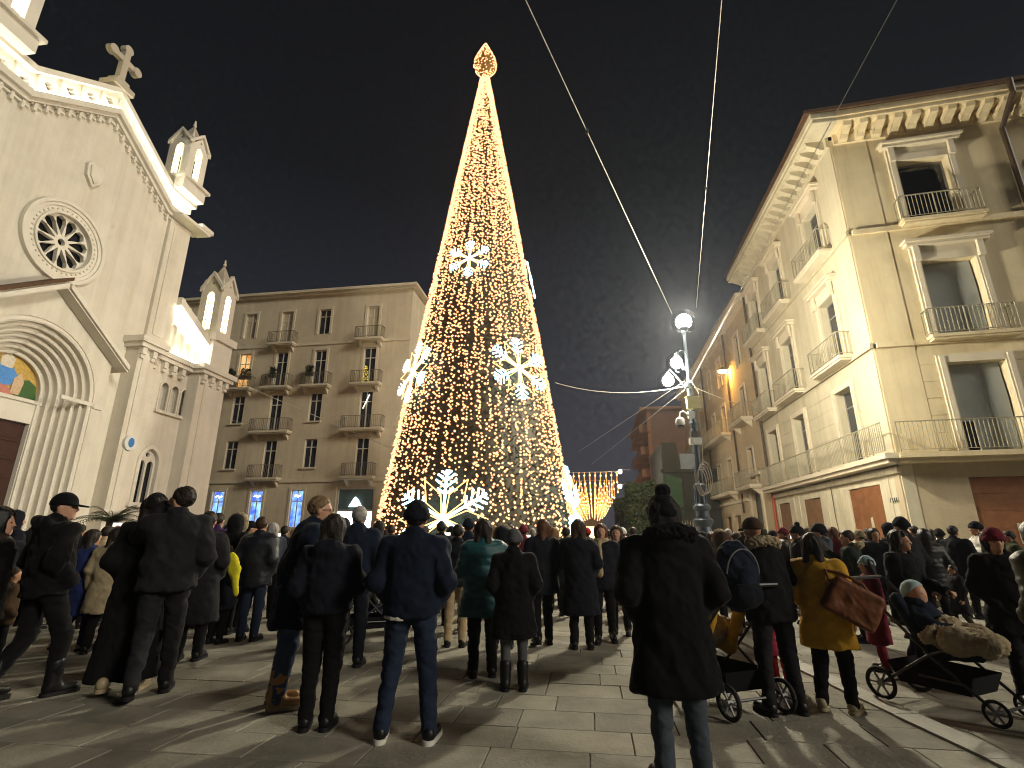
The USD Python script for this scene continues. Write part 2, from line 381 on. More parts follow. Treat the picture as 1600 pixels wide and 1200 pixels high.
    for k in range(12):
        a = 2 * PI * (k + 0.5) / 12
        p = Polygon([(0.30, 0), (0.42, 0.035), (0.72, 0.155), (0.88, 0.15), (0.97, 0.0), (0.88, -0.15), (0.72, -0.155), (0.42, -0.035)]).buffer(0.03).buffer(-0.005)
        pet.append(affinity.translate(affinity.rotate(p, math.degrees(a), origin=(0, 0)), c.x, c.y))
    tr = tr.difference(union_all(pet)).difference(c.buffer(0.13))
    part(r, "tracery", MB().wall(tr, 0.08, 0.16), M_church_trim)
    part(r, "pane", MB().wall(c.buffer(1.05, 32), 0.3, 0.02), M_dark)
    # coat of arms
    sh = affinity.translate(Polygon([(-0.33, 0.3), (-0.2, 0.45), (0, 0.36), (0.2, 0.45), (0.33, 0.3), (0.27, -0.15), (0, -0.48), (-0.27, -0.15)]).buffer(0.03), 16.95, 14.9)
    P("coat_of_arms", MB().wall(sh, -0.14, 0.139).wall(sh.buffer(-0.1), -0.2, 0.06), M_church_trim)
    # portal: gabled front, stepped arches, door, picture in the tympanum
    gz = lambda u: 10.0 - abs(u - UP) * 0.69
    front = Polygon([(UP - 2.75, 0), (UP + 2.75, 0), (UP + 2.75, gz(UP + 2.75) - 0.3), (UP, 9.7), (UP - 2.75, gz(UP - 2.75) - 0.3)]).difference(arch(UP, -0.1, 6.2, 2.34))
    po = P("portal", MB().wall(front, -0.5, 0.499))
    for sgn in (-1, 1):
        e = UP + sgn * 3.05
        g = Polygon([(UP, 9.72), (e, gz(e) - 0.28), (e, gz(e)), (UP, 10.0)])
        part(po, "gable_coping", MB().wall(g, -0.95, 0.94).wall(g.buffer(-0.04), -1.05, 0.1), M_church_trim)
        q = [(UP, 10.01), (e + sgn * 0.1, gz(e + sgn * 0.1) + 0.01), (e + sgn * 0.1, gz(e + sgn * 0.1) + 0.14), (UP, 10.14)]
        if sgn < 0: part(po, "gable_roof", MB().wall(Polygon(q), -1.12, 1.1), M_roof)
    n = 7; rs = np.linspace(2.34, 1.16, n + 1)
    for i in range(n):
        y = -0.46 + 0.15 * i
        ring = arch(UP, 0, 6.2, rs[i], 28).difference(arch(UP, -0.1, 6.2, rs[i + 1], 28))
        a_ = [(UP + (rs[i + 1] + 0.03) * math.cos(t), y - 0.02, 6.2 + (rs[i + 1] + 0.03) * math.sin(t)) for t in np.linspace(0, PI, 22)]
        b = MB().wall(ring, y, 0.16)
        b.tube([(UP + rs[i + 1] + 0.03, y - 0.02, 0)] + a_ + [(UP - rs[i + 1] - 0.03, y - 0.02, 0)], 0.055, 6)
        part(po, "archivolt", b, M_church if i % 2 else M_church_trim)
    part(po, "capital_band", MB().wall(union_all([sbox(UP + 1.1, 6.06, UP + 2.45, 6.2), sbox(UP - 2.45, 6.06, UP - 1.1, 6.2)]), -0.53, 0.06).box(UP + 2.36, -0.56, 6.0, UP + 2.75, -0.5, 6.18).box(UP - 2.75, -0.56, 6.0, UP - 2.36, -0.5, 6.18), M_church_trim)
    ty = arch(UP, 6.0, 6.3, 1.17, 24)
    part(po, "lintel", MB().box(UP - 1.3, 0.45, 5.17, UP + 1.3, 0.75, 5.99).box(UP - 1.3, 0.38, 5.86, UP + 1.3, 0.449, 5.98), M_church_trim)
    part(po, "door_jamb", MB().box(UP - 1.3, 0.45, 0, UP - 1.12, 0.75, 5.169).box(UP + 1.12, 0.45, 0, UP + 1.3, 0.75, 5.169), M_church_trim)
    d = part(po, "door", MB().box(UP - 1.12, 0.62, 0, UP - 0.01, 0.72, 5.16).box(UP + 0.01, 0.62, 0, UP + 1.12, 0.72, 5.16), M_door)
    for sx in (-1, 1):
        for k in range(8):
            x = UP + sx * 0.56; z = 0.25 + k * 0.61
            part(d, "door_panel", MB().box(x - 0.42, 0.585, z, x + 0.42, 0.62, z + 0.5).box(x - 0.3, 0.565, z + 0.1, x + 0.3, 0.585, z + 0.4), M_door)
    mz = part(po, "tympanum", MB().wall(ty, 0.55, 0.1), mat("gold_mosaic", (0.50, 0.34, 0.09), 0.4, 0.3, 12, 0.3, 60, metal=0.2))
    figs = [("blue_robe", [(-0.45, 6.35), (-0.38, 6.75), (-0.15, 7.0), (0.1, 6.95), (0.3, 6.7), (0.25, 6.4), (-0.1, 6.3)], (0.08, 0.26, 0.62)),
            ("white_veil", [(-0.2, 6.95), (-0.22, 7.2), (-0.05, 7.33), (0.12, 7.2), (0.1, 6.93)], (0.6, 0.55, 0.45)),
            ("green_hill", [(0.45, 6.05), (0.5, 6.5), (0.75, 6.6), (1.0, 6.45), (1.08, 6.05)], (0.05, 0.12, 0.04)),
            ("rose_cloth", [(-0.9, 6.05), (-0.75, 6.35), (-0.4, 6.28), (0.1, 6.22), (0.3, 6.05)], (0.5, 0.2, 0.16)),
            ("pale_figure", [(0.3, 6.1), (0.32, 6.55), (0.45, 6.75), (0.56, 6.5), (0.5, 6.1)], (0.55, 0.4, 0.25))]
    for i, (nm, pts, col) in enumerate(figs):
        part(mz, nm, MB().wall(Polygon([(UP + x, z) for x, z in pts]).buffer(0.05), 0.52 - 0.006 * i, 0.029), mat("mosaic_" + nm, col, 0.4, 0.25, 14))
    # aisle at the right with its cornice, windows and sloping parapet
    gw = arch(22.35, 2.75, 4.45, 0.48, 16, 0.35)
    trip = [arch(22.45 + 0.62 * k, 6.85, 7.85, 0.22, 12, 0.25) for k in range(3)]
    aw = Polygon([(21.0, 0), (25.6, 0), (25.6, 9.0), (22.0, 9.0), (21.99, 9.0), (21.0, 9.0)]).difference(gw).difference(union_all(trip))
    aw = aw.difference(sbox(20.9, -1, 22.0, 10))
    inner = sbox(21.0, 0, 22.0, 9.0)
    P("wall", MB().wall(aw, 0.0, 0.45), label="wall of the side aisle")
    P("wall", MB().wall(inner.difference(gw), -0.06, 0.055), label="wall between buttress and aisle")
    P("pilaster", MB().box(23.7, -0.6, 0, 25.6, 0, 8.95).box(24.1, -0.65, 0.9, 25.3, -0.6, 8.6).box(23.6, -0.7, 0, 25.7, 0, 0.8))
    P("wall", MB().box(25.2, 0.45, 0, 25.6, 20, 9.0), label="far side wall of the aisle")
    P("roof", MB().add([[21.9, 0.4, 11.9], [25.7, 0.4, 9.4], [21.9, 20, 11.9], [25.7, 20, 9.4]], [[0, 1, 3, 2]]), M_roof, label="lean-to roof of the aisle")
    P("cornice", MB().box(19.95, -0.85, 8.96, 21.2, 0, 9.15).box(19.85, -0.95, 9.151, 21.3, 0, 9.4).box(21.201, -0.3, 8.96, 23.6, 0, 9.15).box(21.301, -0.4, 9.151, 23.5, 0, 9.4).box(23.601, -0.85, 8.96, 25.85, 0.3, 9.15).box(23.501, -0.95, 9.151, 26.0, 0.3, 9.4), M_church_trim, label="cornice over the aisle")
    for u, y in [(20.2, -0.8), (20.75, -0.8), (21.5, -0.25), (22.05, -0.25), (22.6, -0.25), (23.15, -0.25), (23.9, -0.8), (24.45, -0.8), (25.0, -0.8), (25.5, -0.8)]:
        P("bracket", MB().box(u - 0.11, y, 8.66, u + 0.11, y + 0.22, 8.95).box(u - 0.09, y + 0.06, 8.5, u + 0.09, y + 0.24, 8.659), M_church_trim)
    w = P("lancet_window", MB().wall(gw.buffer(0.16).difference(gw).intersection(sbox(20, 2.75, 25, 9)), -0.12, 0.1).box(21.6, -0.2, 2.6, 23.1, 0.0, 2.749), M_church_trim, label="two-light pointed window")
    li = [arch(22.35 + sx * 0.22, 2.8, 4.35, 0.17, 12, 0.3) for sx in (-1, 1)] + [Point(22.35, 4.82).buffer(0.1, 8)]
    part(w, "tracery", MB().wall(gw.difference(union_all(li)), 0.06, 0.1), M_church_trim)
    part(w, "pane", MB().wall(gw, 0.2, 0.02), M_dark)
    tw = P("lancet_window", MB().wall(union_all([a.buffer(0.07) for a in trip]).difference(union_all(trip)), -0.05, 0.12).box(22.1, -0.12, 6.7, 24.0, -0.001, 6.8), M_church_trim, label="three small pointed windows side by side")
    for a in trip: part(tw, "pane", MB().wall(a, 0.22, 0.02), mat("pale_glass", (0.55, 0.52, 0.46), 0.2, 0.2, 3))
    pl = P("wall_plaque", MB().wall(Point(20.52, 5.0).buffer(0.3, 12).intersection(sbox(20.2, 4.6, 20.9, 5.4)), -0.75, 0.12), mat("white_enamel", (0.6, 0.6, 0.58), 0.3), label="white plaque with a blue emblem")
    part(pl, "emblem", MB().wall(affinity.scale(Point(20.52, 5.02).buffer(0.17, 8), 0.8, 1.1), -0.765, 0.013), mat("blue_enamel", (0.05, 0.18, 0.45), 0.3))
    T2 = [(22.0, 12.0), (24.3, 10.75)]
    p2 = Polygon([(22.0, 9.4), (24.3, 9.4), (24.3, 10.5), (22.0, 11.75)])
    bl = union_all([arch(22.35 + 0.52 * k, 9.6, 10.55 - 0.27 * k + 0.2, 0.17, 10) for k in range(4)])
    P("parapet", MB().wall(p2.difference(bl), -0.0, 0.15).wall(p2, 0.151, 0.2), M_church_trim, label="sloping parapet of the aisle")
    P("coping", MB().wall(Polygon([(22.0, 11.76), (24.4, 10.46), (24.4, 10.85), (22.0, 12.15)]), -0.42, 0.8), M_church_trim, label="sloping coping of the aisle")
    P("light_strip", MB().tube([[22.05, -0.3, 11.68], [24.3, -0.3, 10.44]], 0.025, 6).tube([[22.05, -0.26, 9.46], [24.2, -0.26, 9.46]], 0.022, 6), M_strip)
    mo = MB()
    for k in range(5):
        u = 22.25 + 0.45 * k; z = 12.15 - (u - 22) * 0.54
        mo.box(u - 0.1, -0.3, z - 0.1, u + 0.1, 0.1, z + 0.16)
    P("coping_block", mo, M_church_trim, kind="stuff")
    # pinnacle turrets lit from within
    def turret(u, y, z0, w, hb, h1, hs):
        b = MB().box(u - w * 0.62, y - w * 0.62, z0, u + w * 0.62, y + w * 0.62, z0 + hb * 0.8)
        b.box(u - w * 0.74, y - w * 0.74, z0 + hb * 0.8, u + w * 0.74, y + w * 0.74, z0 + hb)
        tt = P("turret", b, M_church_trim)
        z1 = z0 + hb; R = w / 2
        for k in range(4):
            Mx = np.eye(4); a = k * PI / 2
            Mx[:2, :2] = [[math.cos(a), -math.sin(a)], [math.sin(a), math.cos(a)]]; Mx[:3, 3] = [u, y, 0]
            lan = arch(0, z1 + 0.25, z1 + h1 * 0.72, R * 0.36, 12, 0.3)
            oc = Point(0, z1 + h1 * 0.98).buffer(0.06, 6)
            pl_ = Polygon([(-R + 0.13, z1), (R - 0.13, z1), (R - 0.13, z1 + h1 * 0.86), (0, z1 + h1 * 1.12), (-R + 0.13, z1 + h1 * 0.86)]).difference(lan).difference(oc)
            wb = MB(Mx).wall(pl_, -R, 0.12)
            wb.wall(Polygon([(-R - 0.05, z1 + h1 * 0.82), (0, z1 + h1 * 1.13), (R + 0.05, z1 + h1 * 0.82), (R + 0.05, z1 + h1 * 0.9), (0, z1 + h1 * 1.21), (-R - 0.05, z1 + h1 * 0.9)]), -R - 0.1, 0.2)
            part(tt, "turret_wall", wb, M_church_trim)
            cp = MB(Mx).box(-R, -R, z1, -R + 0.13, -R + 0.13, z1 + h1 * 0.95).add(np.array([[0, 0, 0], [0.16, 0, 0], [0.16, 0.16, 0], [0, 0.16, 0], [0.08, 0.08, 0.4]]) + [-R - 0.02, -R - 0.02, z1 + h1 * 0.95], [[0, 1, 4], [1, 2, 4], [2, 3, 4], [3, 0, 4]])
            part(tt, "corner_shaft", cp, M_church_trim)
            part(tt, "light_strip", MB(Mx).box(-R * 0.30, -R + 0.15, z1 + 0.3, -R * 0.16, -R + 0.19, z1 + h1 * 0.8), M_strip_y)
        s = MB().add(np.array([[-R, -R, 0], [R, -R, 0], [R, R, 0], [-R, R, 0], [0, 0, hs]]) * [0.92, 0.92, 1] + [u, y, z1 + h1 * 0.9], [[0, 1, 4], [1, 2, 4], [2, 3, 4], [3, 0, 4]])
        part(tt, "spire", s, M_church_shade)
        part(tt, "finial", MB().sphere([u, y, z1 + h1 * 0.9 + hs], 0.09, 1).sphere([u, y, z1 + h1 * 0.9 + hs + 0.16], 0.06, 1).tube([[u, y, z1 + h1 * 0.9 + hs - 0.1], [u, y, z1 + h1 * 0.9 + hs + 0.3]], 0.03, 6), M_church_trim)
        part(tt, "floor_light", MB().box(u - R * 0.5, y - R * 0.5, z1 + 0.01, u + R * 0.5, y + R * 0.5, z1 + 0.05), M_strip_y)
    turret(21.2, 0.1, 17.1, 1.15, 0.7, 2.35, 1.35)
    turret(12.9, 0.1, 17.1, 1.15, 0.7, 2.35, 1.35)
    turret(24.95, 0.1, 9.4, 1.15, 1.9, 2.9, 1.6)
    P("light_strip", MB().box(20.5, -0.28, 16.15, 22.1, -0.24, 16.2), M_strip)
    # cross with rounded ends on the gable
    cz, cu, cy = 19.35, 17.1, 0.15
    cr = MB().box(cu - 0.45, cy - 0.4, cz - 0.1, cu + 0.45, cy + 0.4, cz + 0.15).box(cu - 0.28, cy - 0.25, cz + 0.15, cu + 0.28, cy + 0.25, cz + 0.42)
    cr.box(cu - 0.13, cy - 0.12, cz + 0.42, cu + 0.13, cy + 0.12, cz + 1.95).box(cu - 0.5, cy - 0.1, cz + 1.35, cu - 0.13, cy + 0.1, cz + 1.6).box(cu + 0.13, cy - 0.1, cz + 1.35, cu + 0.5, cy + 0.1, cz + 1.6)
    for dx, dz in ((-0.58, 1.475), (0.58, 1.475), (0, 2.05)): cr.wall(Point(cu + dx, cz + dz).buffer(0.2, 8), cy - 0.13, 0.26)
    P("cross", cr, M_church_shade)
build_church()

# ------------------------------------------------------------------ apartment house behind the tree
def build_back_house():
    A = math.atan2(-0.145, 0.989)
    t = thing("apartment_house", "plain beige five storey apartment house with small balconies behind the church", "building", (-8.1, 38, 0), A)
    cols = [-3.25, -7.45, -10.8, -14.1]
    rows = {4: (17.3, 19.5), 3: (13.6, 15.9), 2: (10.0, 12.3), 1: (6.4, 8.6)}
    holes = []; spec = []
    bal = {(4, 0): 1.0, (4, 2): 1.0, (3, 0): 1.05, (3, 1): 1.05, (3, 2): 1.05, (3, 3): 1.05, (2, 0): 1.5, (2, 2): 1.5, (1, 0): 1.1, (1, 2): 1.1}
    for r, (z0, z1) in rows.items():
        for c, x in enumerate(cols):
            zb = z0 - (0.75 if (r, c) in bal else 0.0)
            if r == 4 and c == 3: zb = z0
            holes.append(sbox(x - 0.5, zb, x + 0.5, z1)); spec.append((r, c, x, zb, z1))
    for x in (-18.5, -22.5):
        for r, (z0, z1) in rows.items(): holes.append(sbox(x - 0.5, z0, x + 0.5, z1)); spec.append((r, 9, x, z0, z1))
    gx = [-8.1, -11.4, -14.6]
    for x in gx: holes.append(sbox(x - 0.5, 2.0, x + 0.5, 4.75))
    holes.append(sbox(-5.0, 0, -2.0, 4.9))
    w = sbox(-27, 0, 0, 21).difference(union_all(holes))
    part(t, "wall", MB().wall(w, 0, 0.35), M_beige)
    part(t, "wall", MB().box(-0.35, 0.35, 0, 0, 16, 21).box(-27, 15.6, 0, -0.35, 16, 21), M_beige, label="side and rear walls")
    part(t, "roof", MB().box(-27.4, -0.45, 21.0, 0.45, 16.4, 21.22).box(-27.2, -0.25, 20.8, 0.25, 0, 20.999), M_beige_trim)
    part(t, "roof", MB().add([[-27.2, -0.4, 21.23], [0.4, -0.4, 21.23], [0.4, 16.3, 21.23], [-27.2, 16.3, 21.23], [-20, 8, 23.2], [-7, 8, 23.2]], [[0, 1, 5, 4], [2, 3, 4, 5]]), M_roof)
    part(t, "string_course", MB().box(-27, -0.08, 16.35, 0.08, 0, 16.6).box(-27, -0.1, 5.3, 0.1, 0, 5.55), M_beige_trim)
    for k in range(24):
        z = 0.4 + k * 0.41
        if z + 0.39 < 5.2 or k % 1 == 0 and z < 20.2: part(t, "quoin", MB().box(-0.75 if k % 2 else -1.0, -0.03, z, 0.03, 0.5, z + 0.38), M_beige_trim)
    warm = glow_cloudy("warm_window_light", (0.7, 0.28, 0.06), (1.0, 0.62, 0.25), 0.8, 1.4); blue = glow_cloudy("blue_window_light", (0.05, 0.10, 0.55), (0.25, 0.5, 1.0), 1.5, 1.6); white = glow("white_shop_light", (0.8, 0.95, 1.0), 2.6)
    tree_l = glow("small_tree_light", (1.0, 0.7, 0.05), 1.0)
    for r, c, x, z0, z1 in spec:
        pm = M_glass
        if (r, c) == (3, 3): pm = warm
        shut = (r, c) in ((4, 0), (4, 2), (4, 3)) or c == 9
        window(t, None, x - 0.5, x + 0.5, z0, z1, 0.12, M_wood_white if (r, c) != (4, 1) else M_shutter, M_shutter if shut else pm, label="window lit warm from inside" if (r, c) == (3, 3) else None)
        if r in (3, 4) and c < 9: part(t, "window_surround", MB().box(x - 0.7, -0.05, z0, x - 0.501, 0, z1 + 0.2).box(x + 0.501, -0.05, z0, x + 0.7, 0, z1 + 0.2).box(x - 0.5, -0.05, z1 + 0.001, x + 0.5, 0, z1 + 0.2), M_beige_trim)
        else: part(t, "sill", MB().box(x - 0.62, -0.12, z0 - 0.1, x + 0.62, 0, z0 - 0.002), M_beige_trim)
        if (r, c) in bal:
            hw = bal[(r, c)]
            dark = (r, c) in ((3, 3), (4, 2))
            balcony(t, None, x - hw - 0.15, x + hw + 0.15, z0, 0.7, M_beige_trim, mat("brown_grey_iron", (0.15, 0.13, 0.10), 0.5), 0.95, 0.14, label=None)
    r_ = np.random.default_rng(8); Mp = mat("balcony_plant", (0.03, 0.045, 0.02), 0.7, 0.4, 5)
    for x0, x1, zz in ((-15.1, -14.6, 13.75), (-14.0, -13.1, 13.7), (-11.4, -10.9, 13.75), (-8.3, -7.7, 13.75)):
        n = 260; c = np.stack([r_.uniform(x0, x1, n), r_.uniform(-0.6, -0.3, n), zz + r_.uniform(0, 0.75, n) ** 1.2], 1)
        a = r_.normal(0, 0.09, (n, 3)); b = r_.normal(0, 0.06, (n, 3))
        q = part(t, "planter", MB().box(x0, -0.6, zz - 0.14, x1, -0.3, zz + 0.08), M_pipe)
        part(q, "leaves", (np.stack([c - a, c + b, c + a], 1).reshape(-1, 3), np.arange(3 * n).reshape(-1, 3)), Mp)
    an = MB().tube([[-12, 6, 22.5], [-12, 6, 25.2]], 0.03, 6).tube([[-12.9, 6, 25.0], [-11.1, 6, 25.0]], 0.02, 5)
    for k in range(6): an.tube([[-12.8 + 0.32 * k, 5.6, 25.0], [-12.8 + 0.32 * k, 6.4, 25.0]], 0.012, 4)
    part(t, "aerial", an, M_iron)
    tr = MB()
    for k in range(26):
        a = k * 2.4; zz = 13.0 + k * 0.05; rr = 0.30 * (1 - k / 27) + 0.02
        tr.sphere([cols[0] - 0.12 + rr * math.cos(a) * 0.8, -0.25 + 0.1 * math.sin(a), zz], 0.045, 0)
    part(t, "window_decoration", tr, tree_l, label="small lit tree on a balcony")
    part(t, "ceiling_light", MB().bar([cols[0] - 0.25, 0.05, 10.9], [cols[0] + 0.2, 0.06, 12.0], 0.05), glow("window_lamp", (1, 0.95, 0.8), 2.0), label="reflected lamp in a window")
    for i, x in enumerate(gx):
        window(t, None, x - 0.5, x + 0.5, 2.0, 4.75, 0.12, M_wood_white, blue, transom=0.7, name="shop_window", label="shop window lit blue")
        part(t, "window_sign", MB().tube([[x - 0.25, 0.08, 4.2 + 0.1], [x - 0.1, 0.08, 4.38], [x + 0.05, 0.08, 4.25], [x + 0.25, 0.08, 4.35]], 0.05, 6), glow("white_neon", (0.9, 0.95, 1.0), 4.0))
        part(t, "window_surround", MB().box(x - 0.68, -0.05, 2.0, x - 0.502, 0, 4.95).box(x + 0.502, -0.05, 2.0, x + 0.68, 0, 4.95).box(x - 0.5, -0.05, 4.752, x + 0.5, 0, 4.95), M_beige_trim)
    s = part(t, "shop_entrance", MB().box(-5.0, 0.1, 0, -4.85, 0.25, 4.9).box(-2.15, 0.1, 0, -2.0, 0.25, 4.9).box(-4.85, 0.1, 4.75, -2.15, 0.25, 4.9).box(-4.85, 0.12, 3.15, -2.15, 0.22, 3.28).box(-3.56, 0.12, 0, -3.46, 0.22, 3.149), M_wood_white, label="brightly lit shop entrance")
    part(s, "pane", MB().box(-4.85, 0.2, 0, -2.15, 0.21, 3.15), white)
    part(s, "fanlight", MB().box(-4.85, 0.2, 3.28, -2.15, 0.21, 4.75), mat("teal_fanlight", (0.10, 0.16, 0.17), 0.3, 0.2, 2))
    part(s, "sign_light", MB().wall(Polygon([(-4.0, 3.5), (-3.0, 3.5), (-3.3, 4.0), (-3.55, 4.2), (-3.7, 4.0)]), 0.14, 0.05), glow("white_sign_light", (0.85, 1.0, 1.0), 6.0))
    part(t, "drain_pipe", MB().tube([[-16.3, -0.12, 0], [-16.3, -0.12, 20.7]], 0.09, 8), M_pipe)
build_back_house()

# ------------------------------------------------------------------ corner house on the right
def build_corner_house():
    cx, cy = 13.5, 18.0
    t = thing("corner_house", "tall ochre corner house under renovation with boarded ground floor and bracketed cornice", "building", (cx, cy, 0))
    AL = math.atan2(-0.988, -0.153); AR = math.atan2(-0.225, 0.974)
    ML, MR = frameM((0, 0, 0), AL), frameM((0, 0, 0), AR)
    LEN = 13.2; RL = 16.0
    Z = {"g": 3.36, "b1": 4.2, "w1": 7.35, "b2": 8.35, "w2": 11.5, "b3": 13.15, "w3": 16.15, "top": 17.5}
    LX = [-2.7, -7.6, -11.6]; RX = [3.1, 9.4]
    lev = [(4.2, 7.3), (8.4, 11.4), (13.2, 15.95)]
    hl = [sbox(x - 0.75, z0, x + 0.75, z1) for x in LX for z0, z1 in lev]
    hr = [sbox(x - 0.9, z0 , x + 0.9, z1 + 0.12) for x in RX for z0, z1 in lev] + [Point(6.9, 15.2).buffer(0.28, 12)]
    gl = [sbox(-4.0, -0.1, -1.5, 3.3), sbox(-8.9, -0.1, -6.9, 3.2), sbox(-12.6, -0.1, -10.9, 3.2)]
    gr = [sbox(2.05, -0.1, 4.9, 3.36), sbox(7.6, -0.1, 10.8, 3.36)]
    U = lambda a: union_all(a)
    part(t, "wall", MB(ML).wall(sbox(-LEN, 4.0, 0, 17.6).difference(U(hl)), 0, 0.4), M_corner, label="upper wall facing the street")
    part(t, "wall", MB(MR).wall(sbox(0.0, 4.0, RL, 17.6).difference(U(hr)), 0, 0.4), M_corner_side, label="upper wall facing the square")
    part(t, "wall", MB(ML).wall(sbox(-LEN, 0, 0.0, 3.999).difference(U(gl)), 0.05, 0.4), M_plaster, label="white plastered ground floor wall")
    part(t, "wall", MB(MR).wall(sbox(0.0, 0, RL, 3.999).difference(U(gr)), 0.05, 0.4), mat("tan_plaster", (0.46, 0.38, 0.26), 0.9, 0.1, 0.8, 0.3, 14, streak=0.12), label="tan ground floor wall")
    # rooms behind the empty openings
    rm = MB(ML)
    for z0, z1 in ((3.95, 8.1), (8.3, 12.9), (13.1, 17.4)):
        rm.box(-LEN, 3.2, z0, -0.8, 3.3, z1).box(-LEN, 0.41, z0, -0.8, 3.2, z0 + 0.05).box(-LEN, 0.41, z1 - 0.05, -0.8, 3.2, z1)
    part(t, "room", rm, M_room)
    rm = MB(MR)
    for z0, z1 in ((3.95, 8.1), (8.3, 12.9), (13.1, 17.4)):
        rm.box(4.2, 3.4, z0, RL, 3.5, z1).box(4.2, 0.41, z0, RL, 3.4, z0 + 0.05).box(4.2, 0.41, z1 - 0.05, RL, 3.4, z1)
        rm.box(1.2, 1.6, z0, 4.15, 1.7, z1)
    part(t, "room", rm, M_room)
    part(t, "wall", MB(MR).box(RL - 0.4, 0.4, 0, RL, 14, 17.5), M_corner_side, label="far end wall")
    # corner strips, string courses, grooves
    part(t, "corner_strip", MB(ML).box(-1.35, -0.025, 4.25, 0.0, 0, 17.35), M_corner)
    part(t, "corner_strip", MB(MR).box(0.03, -0.025, 4.25, 1.35, 0, 17.35), M_corner_side)
    for z in (8.15, 12.95):
        part(t, "string_course", MB(ML).box(-LEN, -0.13, z, 0.1, -0.026, z + 0.2).box(-LEN, -0.026, z + 0.001, -1.36, 0, z + 0.199), M_corner)
        part(t, "string_course", MB(MR).box(0.11, -0.13, z, RL, -0.026, z + 0.2).box(1.36, -0.026, z + 0.001, RL, 0, z + 0.199), M_corner_side)
    gv = MB(ML)
    for z in np.arange(4.9, 8, 0.62): gv.box(-LEN, -0.006, z, -1.36, 0, z + 0.585)
    part(t, "rusticated_course", MB(ML).wall(U([sbox(-LEN, z, -1.37, z + 0.59) for z in np.arange(4.3, 7.9, 0.62)]).difference(U([h.buffer(0.26, join_style=2) for h in hl])), -0.02, 0.018), M_corner, kind="stuff")
    part(t, "rusticated_course", MB(MR).wall(U([sbox(1.37, z, RL, z + 0.59) for z in np.arange(4.3, 7.9, 0.62)]).difference(U([h.buffer(0.31, join_style=2) for h in hr])), -0.02, 0.018), M_corner_side, kind="stuff")
    # window surrounds and what stands in the openings
    def surround(Mx, x, hw, z0, z1, hood, side):
        w = 0.24 if side == "L" else 0.30
        s = MB(Mx).box(x - hw - w, -0.1, z0, x - hw, 0.0, z1 + w).box(x + hw, -0.1, z0, x + hw + w, 0.0, z1 + w).box(x - hw + 0.001, -0.1, z1, x + hw - 0.001, 0.0, z1 + w)
        s.box(x - hw - w + 0.08, -0.14, z0, x - hw - 0.06, -0.101, z1 + w - 0.05).box(x + hw + 0.06, -0.14, z0, x + hw + w - 0.08, -0.101, z1 + w - 0.05)
        if hood:
            s.box(x - hw - w, -0.09, z1 + w + 0.001, x + hw + w, 0, z1 + w + 0.28)
            s.box(x - hw - w - 0.16, -0.32, z1 + w + 0.281, x + hw + w + 0.16, 0, z1 + w + 0.40).box(x - hw - w - 0.24, -0.42, z1 + w + 0.401, x + hw + w + 0.24, 0, z1 + w + 0.5)
            for sx in (-1, 1): s.box(x + sx * (hw + w * 0.5) - 0.1, -0.26, z1 + w - 0.35, x + sx * (hw + w * 0.5) + 0.1, -0.142, z1 + w + 0.28)
        part(t, "window_surround", s, M_corner_trim)
    fr = mat("grey_window_frame", (0.20, 0.19, 0.17), 0.5)
    for i, (z0, z1) in enumerate(lev):
        for x in LX:
            surround(ML, x, 0.75, z0, z1, i > 0, "L")
            window(t, ML, x - 0.75, x + 0.75, z0 + 0.05, z1, 0.3, fr, M_glass, transom=0.78, fw=0.06)
        for x in RX:
            surround(MR, x, 0.9, z0, z1 + 0.12, i > 0, "R")
            w = part(t, "window", MB(MR).box(x - 0.9, 0.3, z0, x - 0.83, 0.36, z1 + 0.1).box(x + 0.83, 0.3, z0, x + 0.9, 0.36, z1 + 0.1).box(x - 0.83, 0.3, z1 + 0.03, x + 0.83, 0.36, z1 + 0.1), fr)
            if i < 2: part(w, "sheet", MB(MR).add([[x - 0.83, 0.26, z0], [x + 0.83, 0.29, z0], [x + 0.83, 0.26, z1 + 0.1], [x - 0.83, 0.29, z1 + 0.1], [x + 0.83, 0.20, z0 + 1.9]], [[0, 1, 4], [0, 4, 3], [3, 4, 2]]), mat("grey_sheet", (0.33, 0.35, 0.34), 0.5, 0.12, 0.8))
            else: part(w, "pane", MB(MR).box(x - 0.86, 0.32, z0, x + 0.86, 0.33, z1 + 0.1), pane_mat("clear_pane"))
    part(t, "oculus", MB(MR).wall(Point(6.9, 15.2).buffer(0.4, 16).difference(Point(6.9, 15.2).buffer(0.28, 16)), -0.06, 0.06).wall(Point(6.9, 15.2).buffer(0.3, 12), 0.3, 0.02), M_corner_trim, label="small round opening")
    part(t, "balcony_door", MB(MR).box(2.25, 0.2, 4.25, 2.75, 0.26, 5.3), M_dark, label="dark panel in the first floor opening")
    # balconies
    for i in (1, 2):
        z = lev[i][0]
        for x in LX: balcony(t, ML, x - 1.45, x + 1.45, z, 0.62, M_corner_trim, M_rail, 1.0, 0.14, brackets=False, thick=0.12)
        for x in RX: balcony(t, MR, x - 1.35, x + 1.45, z, 0.50, M_corner_side, M_rail, 1.0, 0.14, brackets=False, thick=0.12)
    q = np.array([-0.66, -0.49])
    b = MB(ML).box(-LEN, -0.62, 4.0, 0.55, 0.0, 4.18).box(-LEN, -0.5, 3.85, 0.45, 0.0, 3.999)
    b1 = part(t, "balcony", b, M_corner_trim, label="long first floor balcony over the street")
    b = MB(MR).box(-0.12, -0.62, 4.003, RL, 0.0, 4.177).box(-0.1, -0.5, 3.853, RL, 0.0, 4.002)
    b2 = part(t, "balcony", b, M_corner_side, label="long first floor balcony over the square")
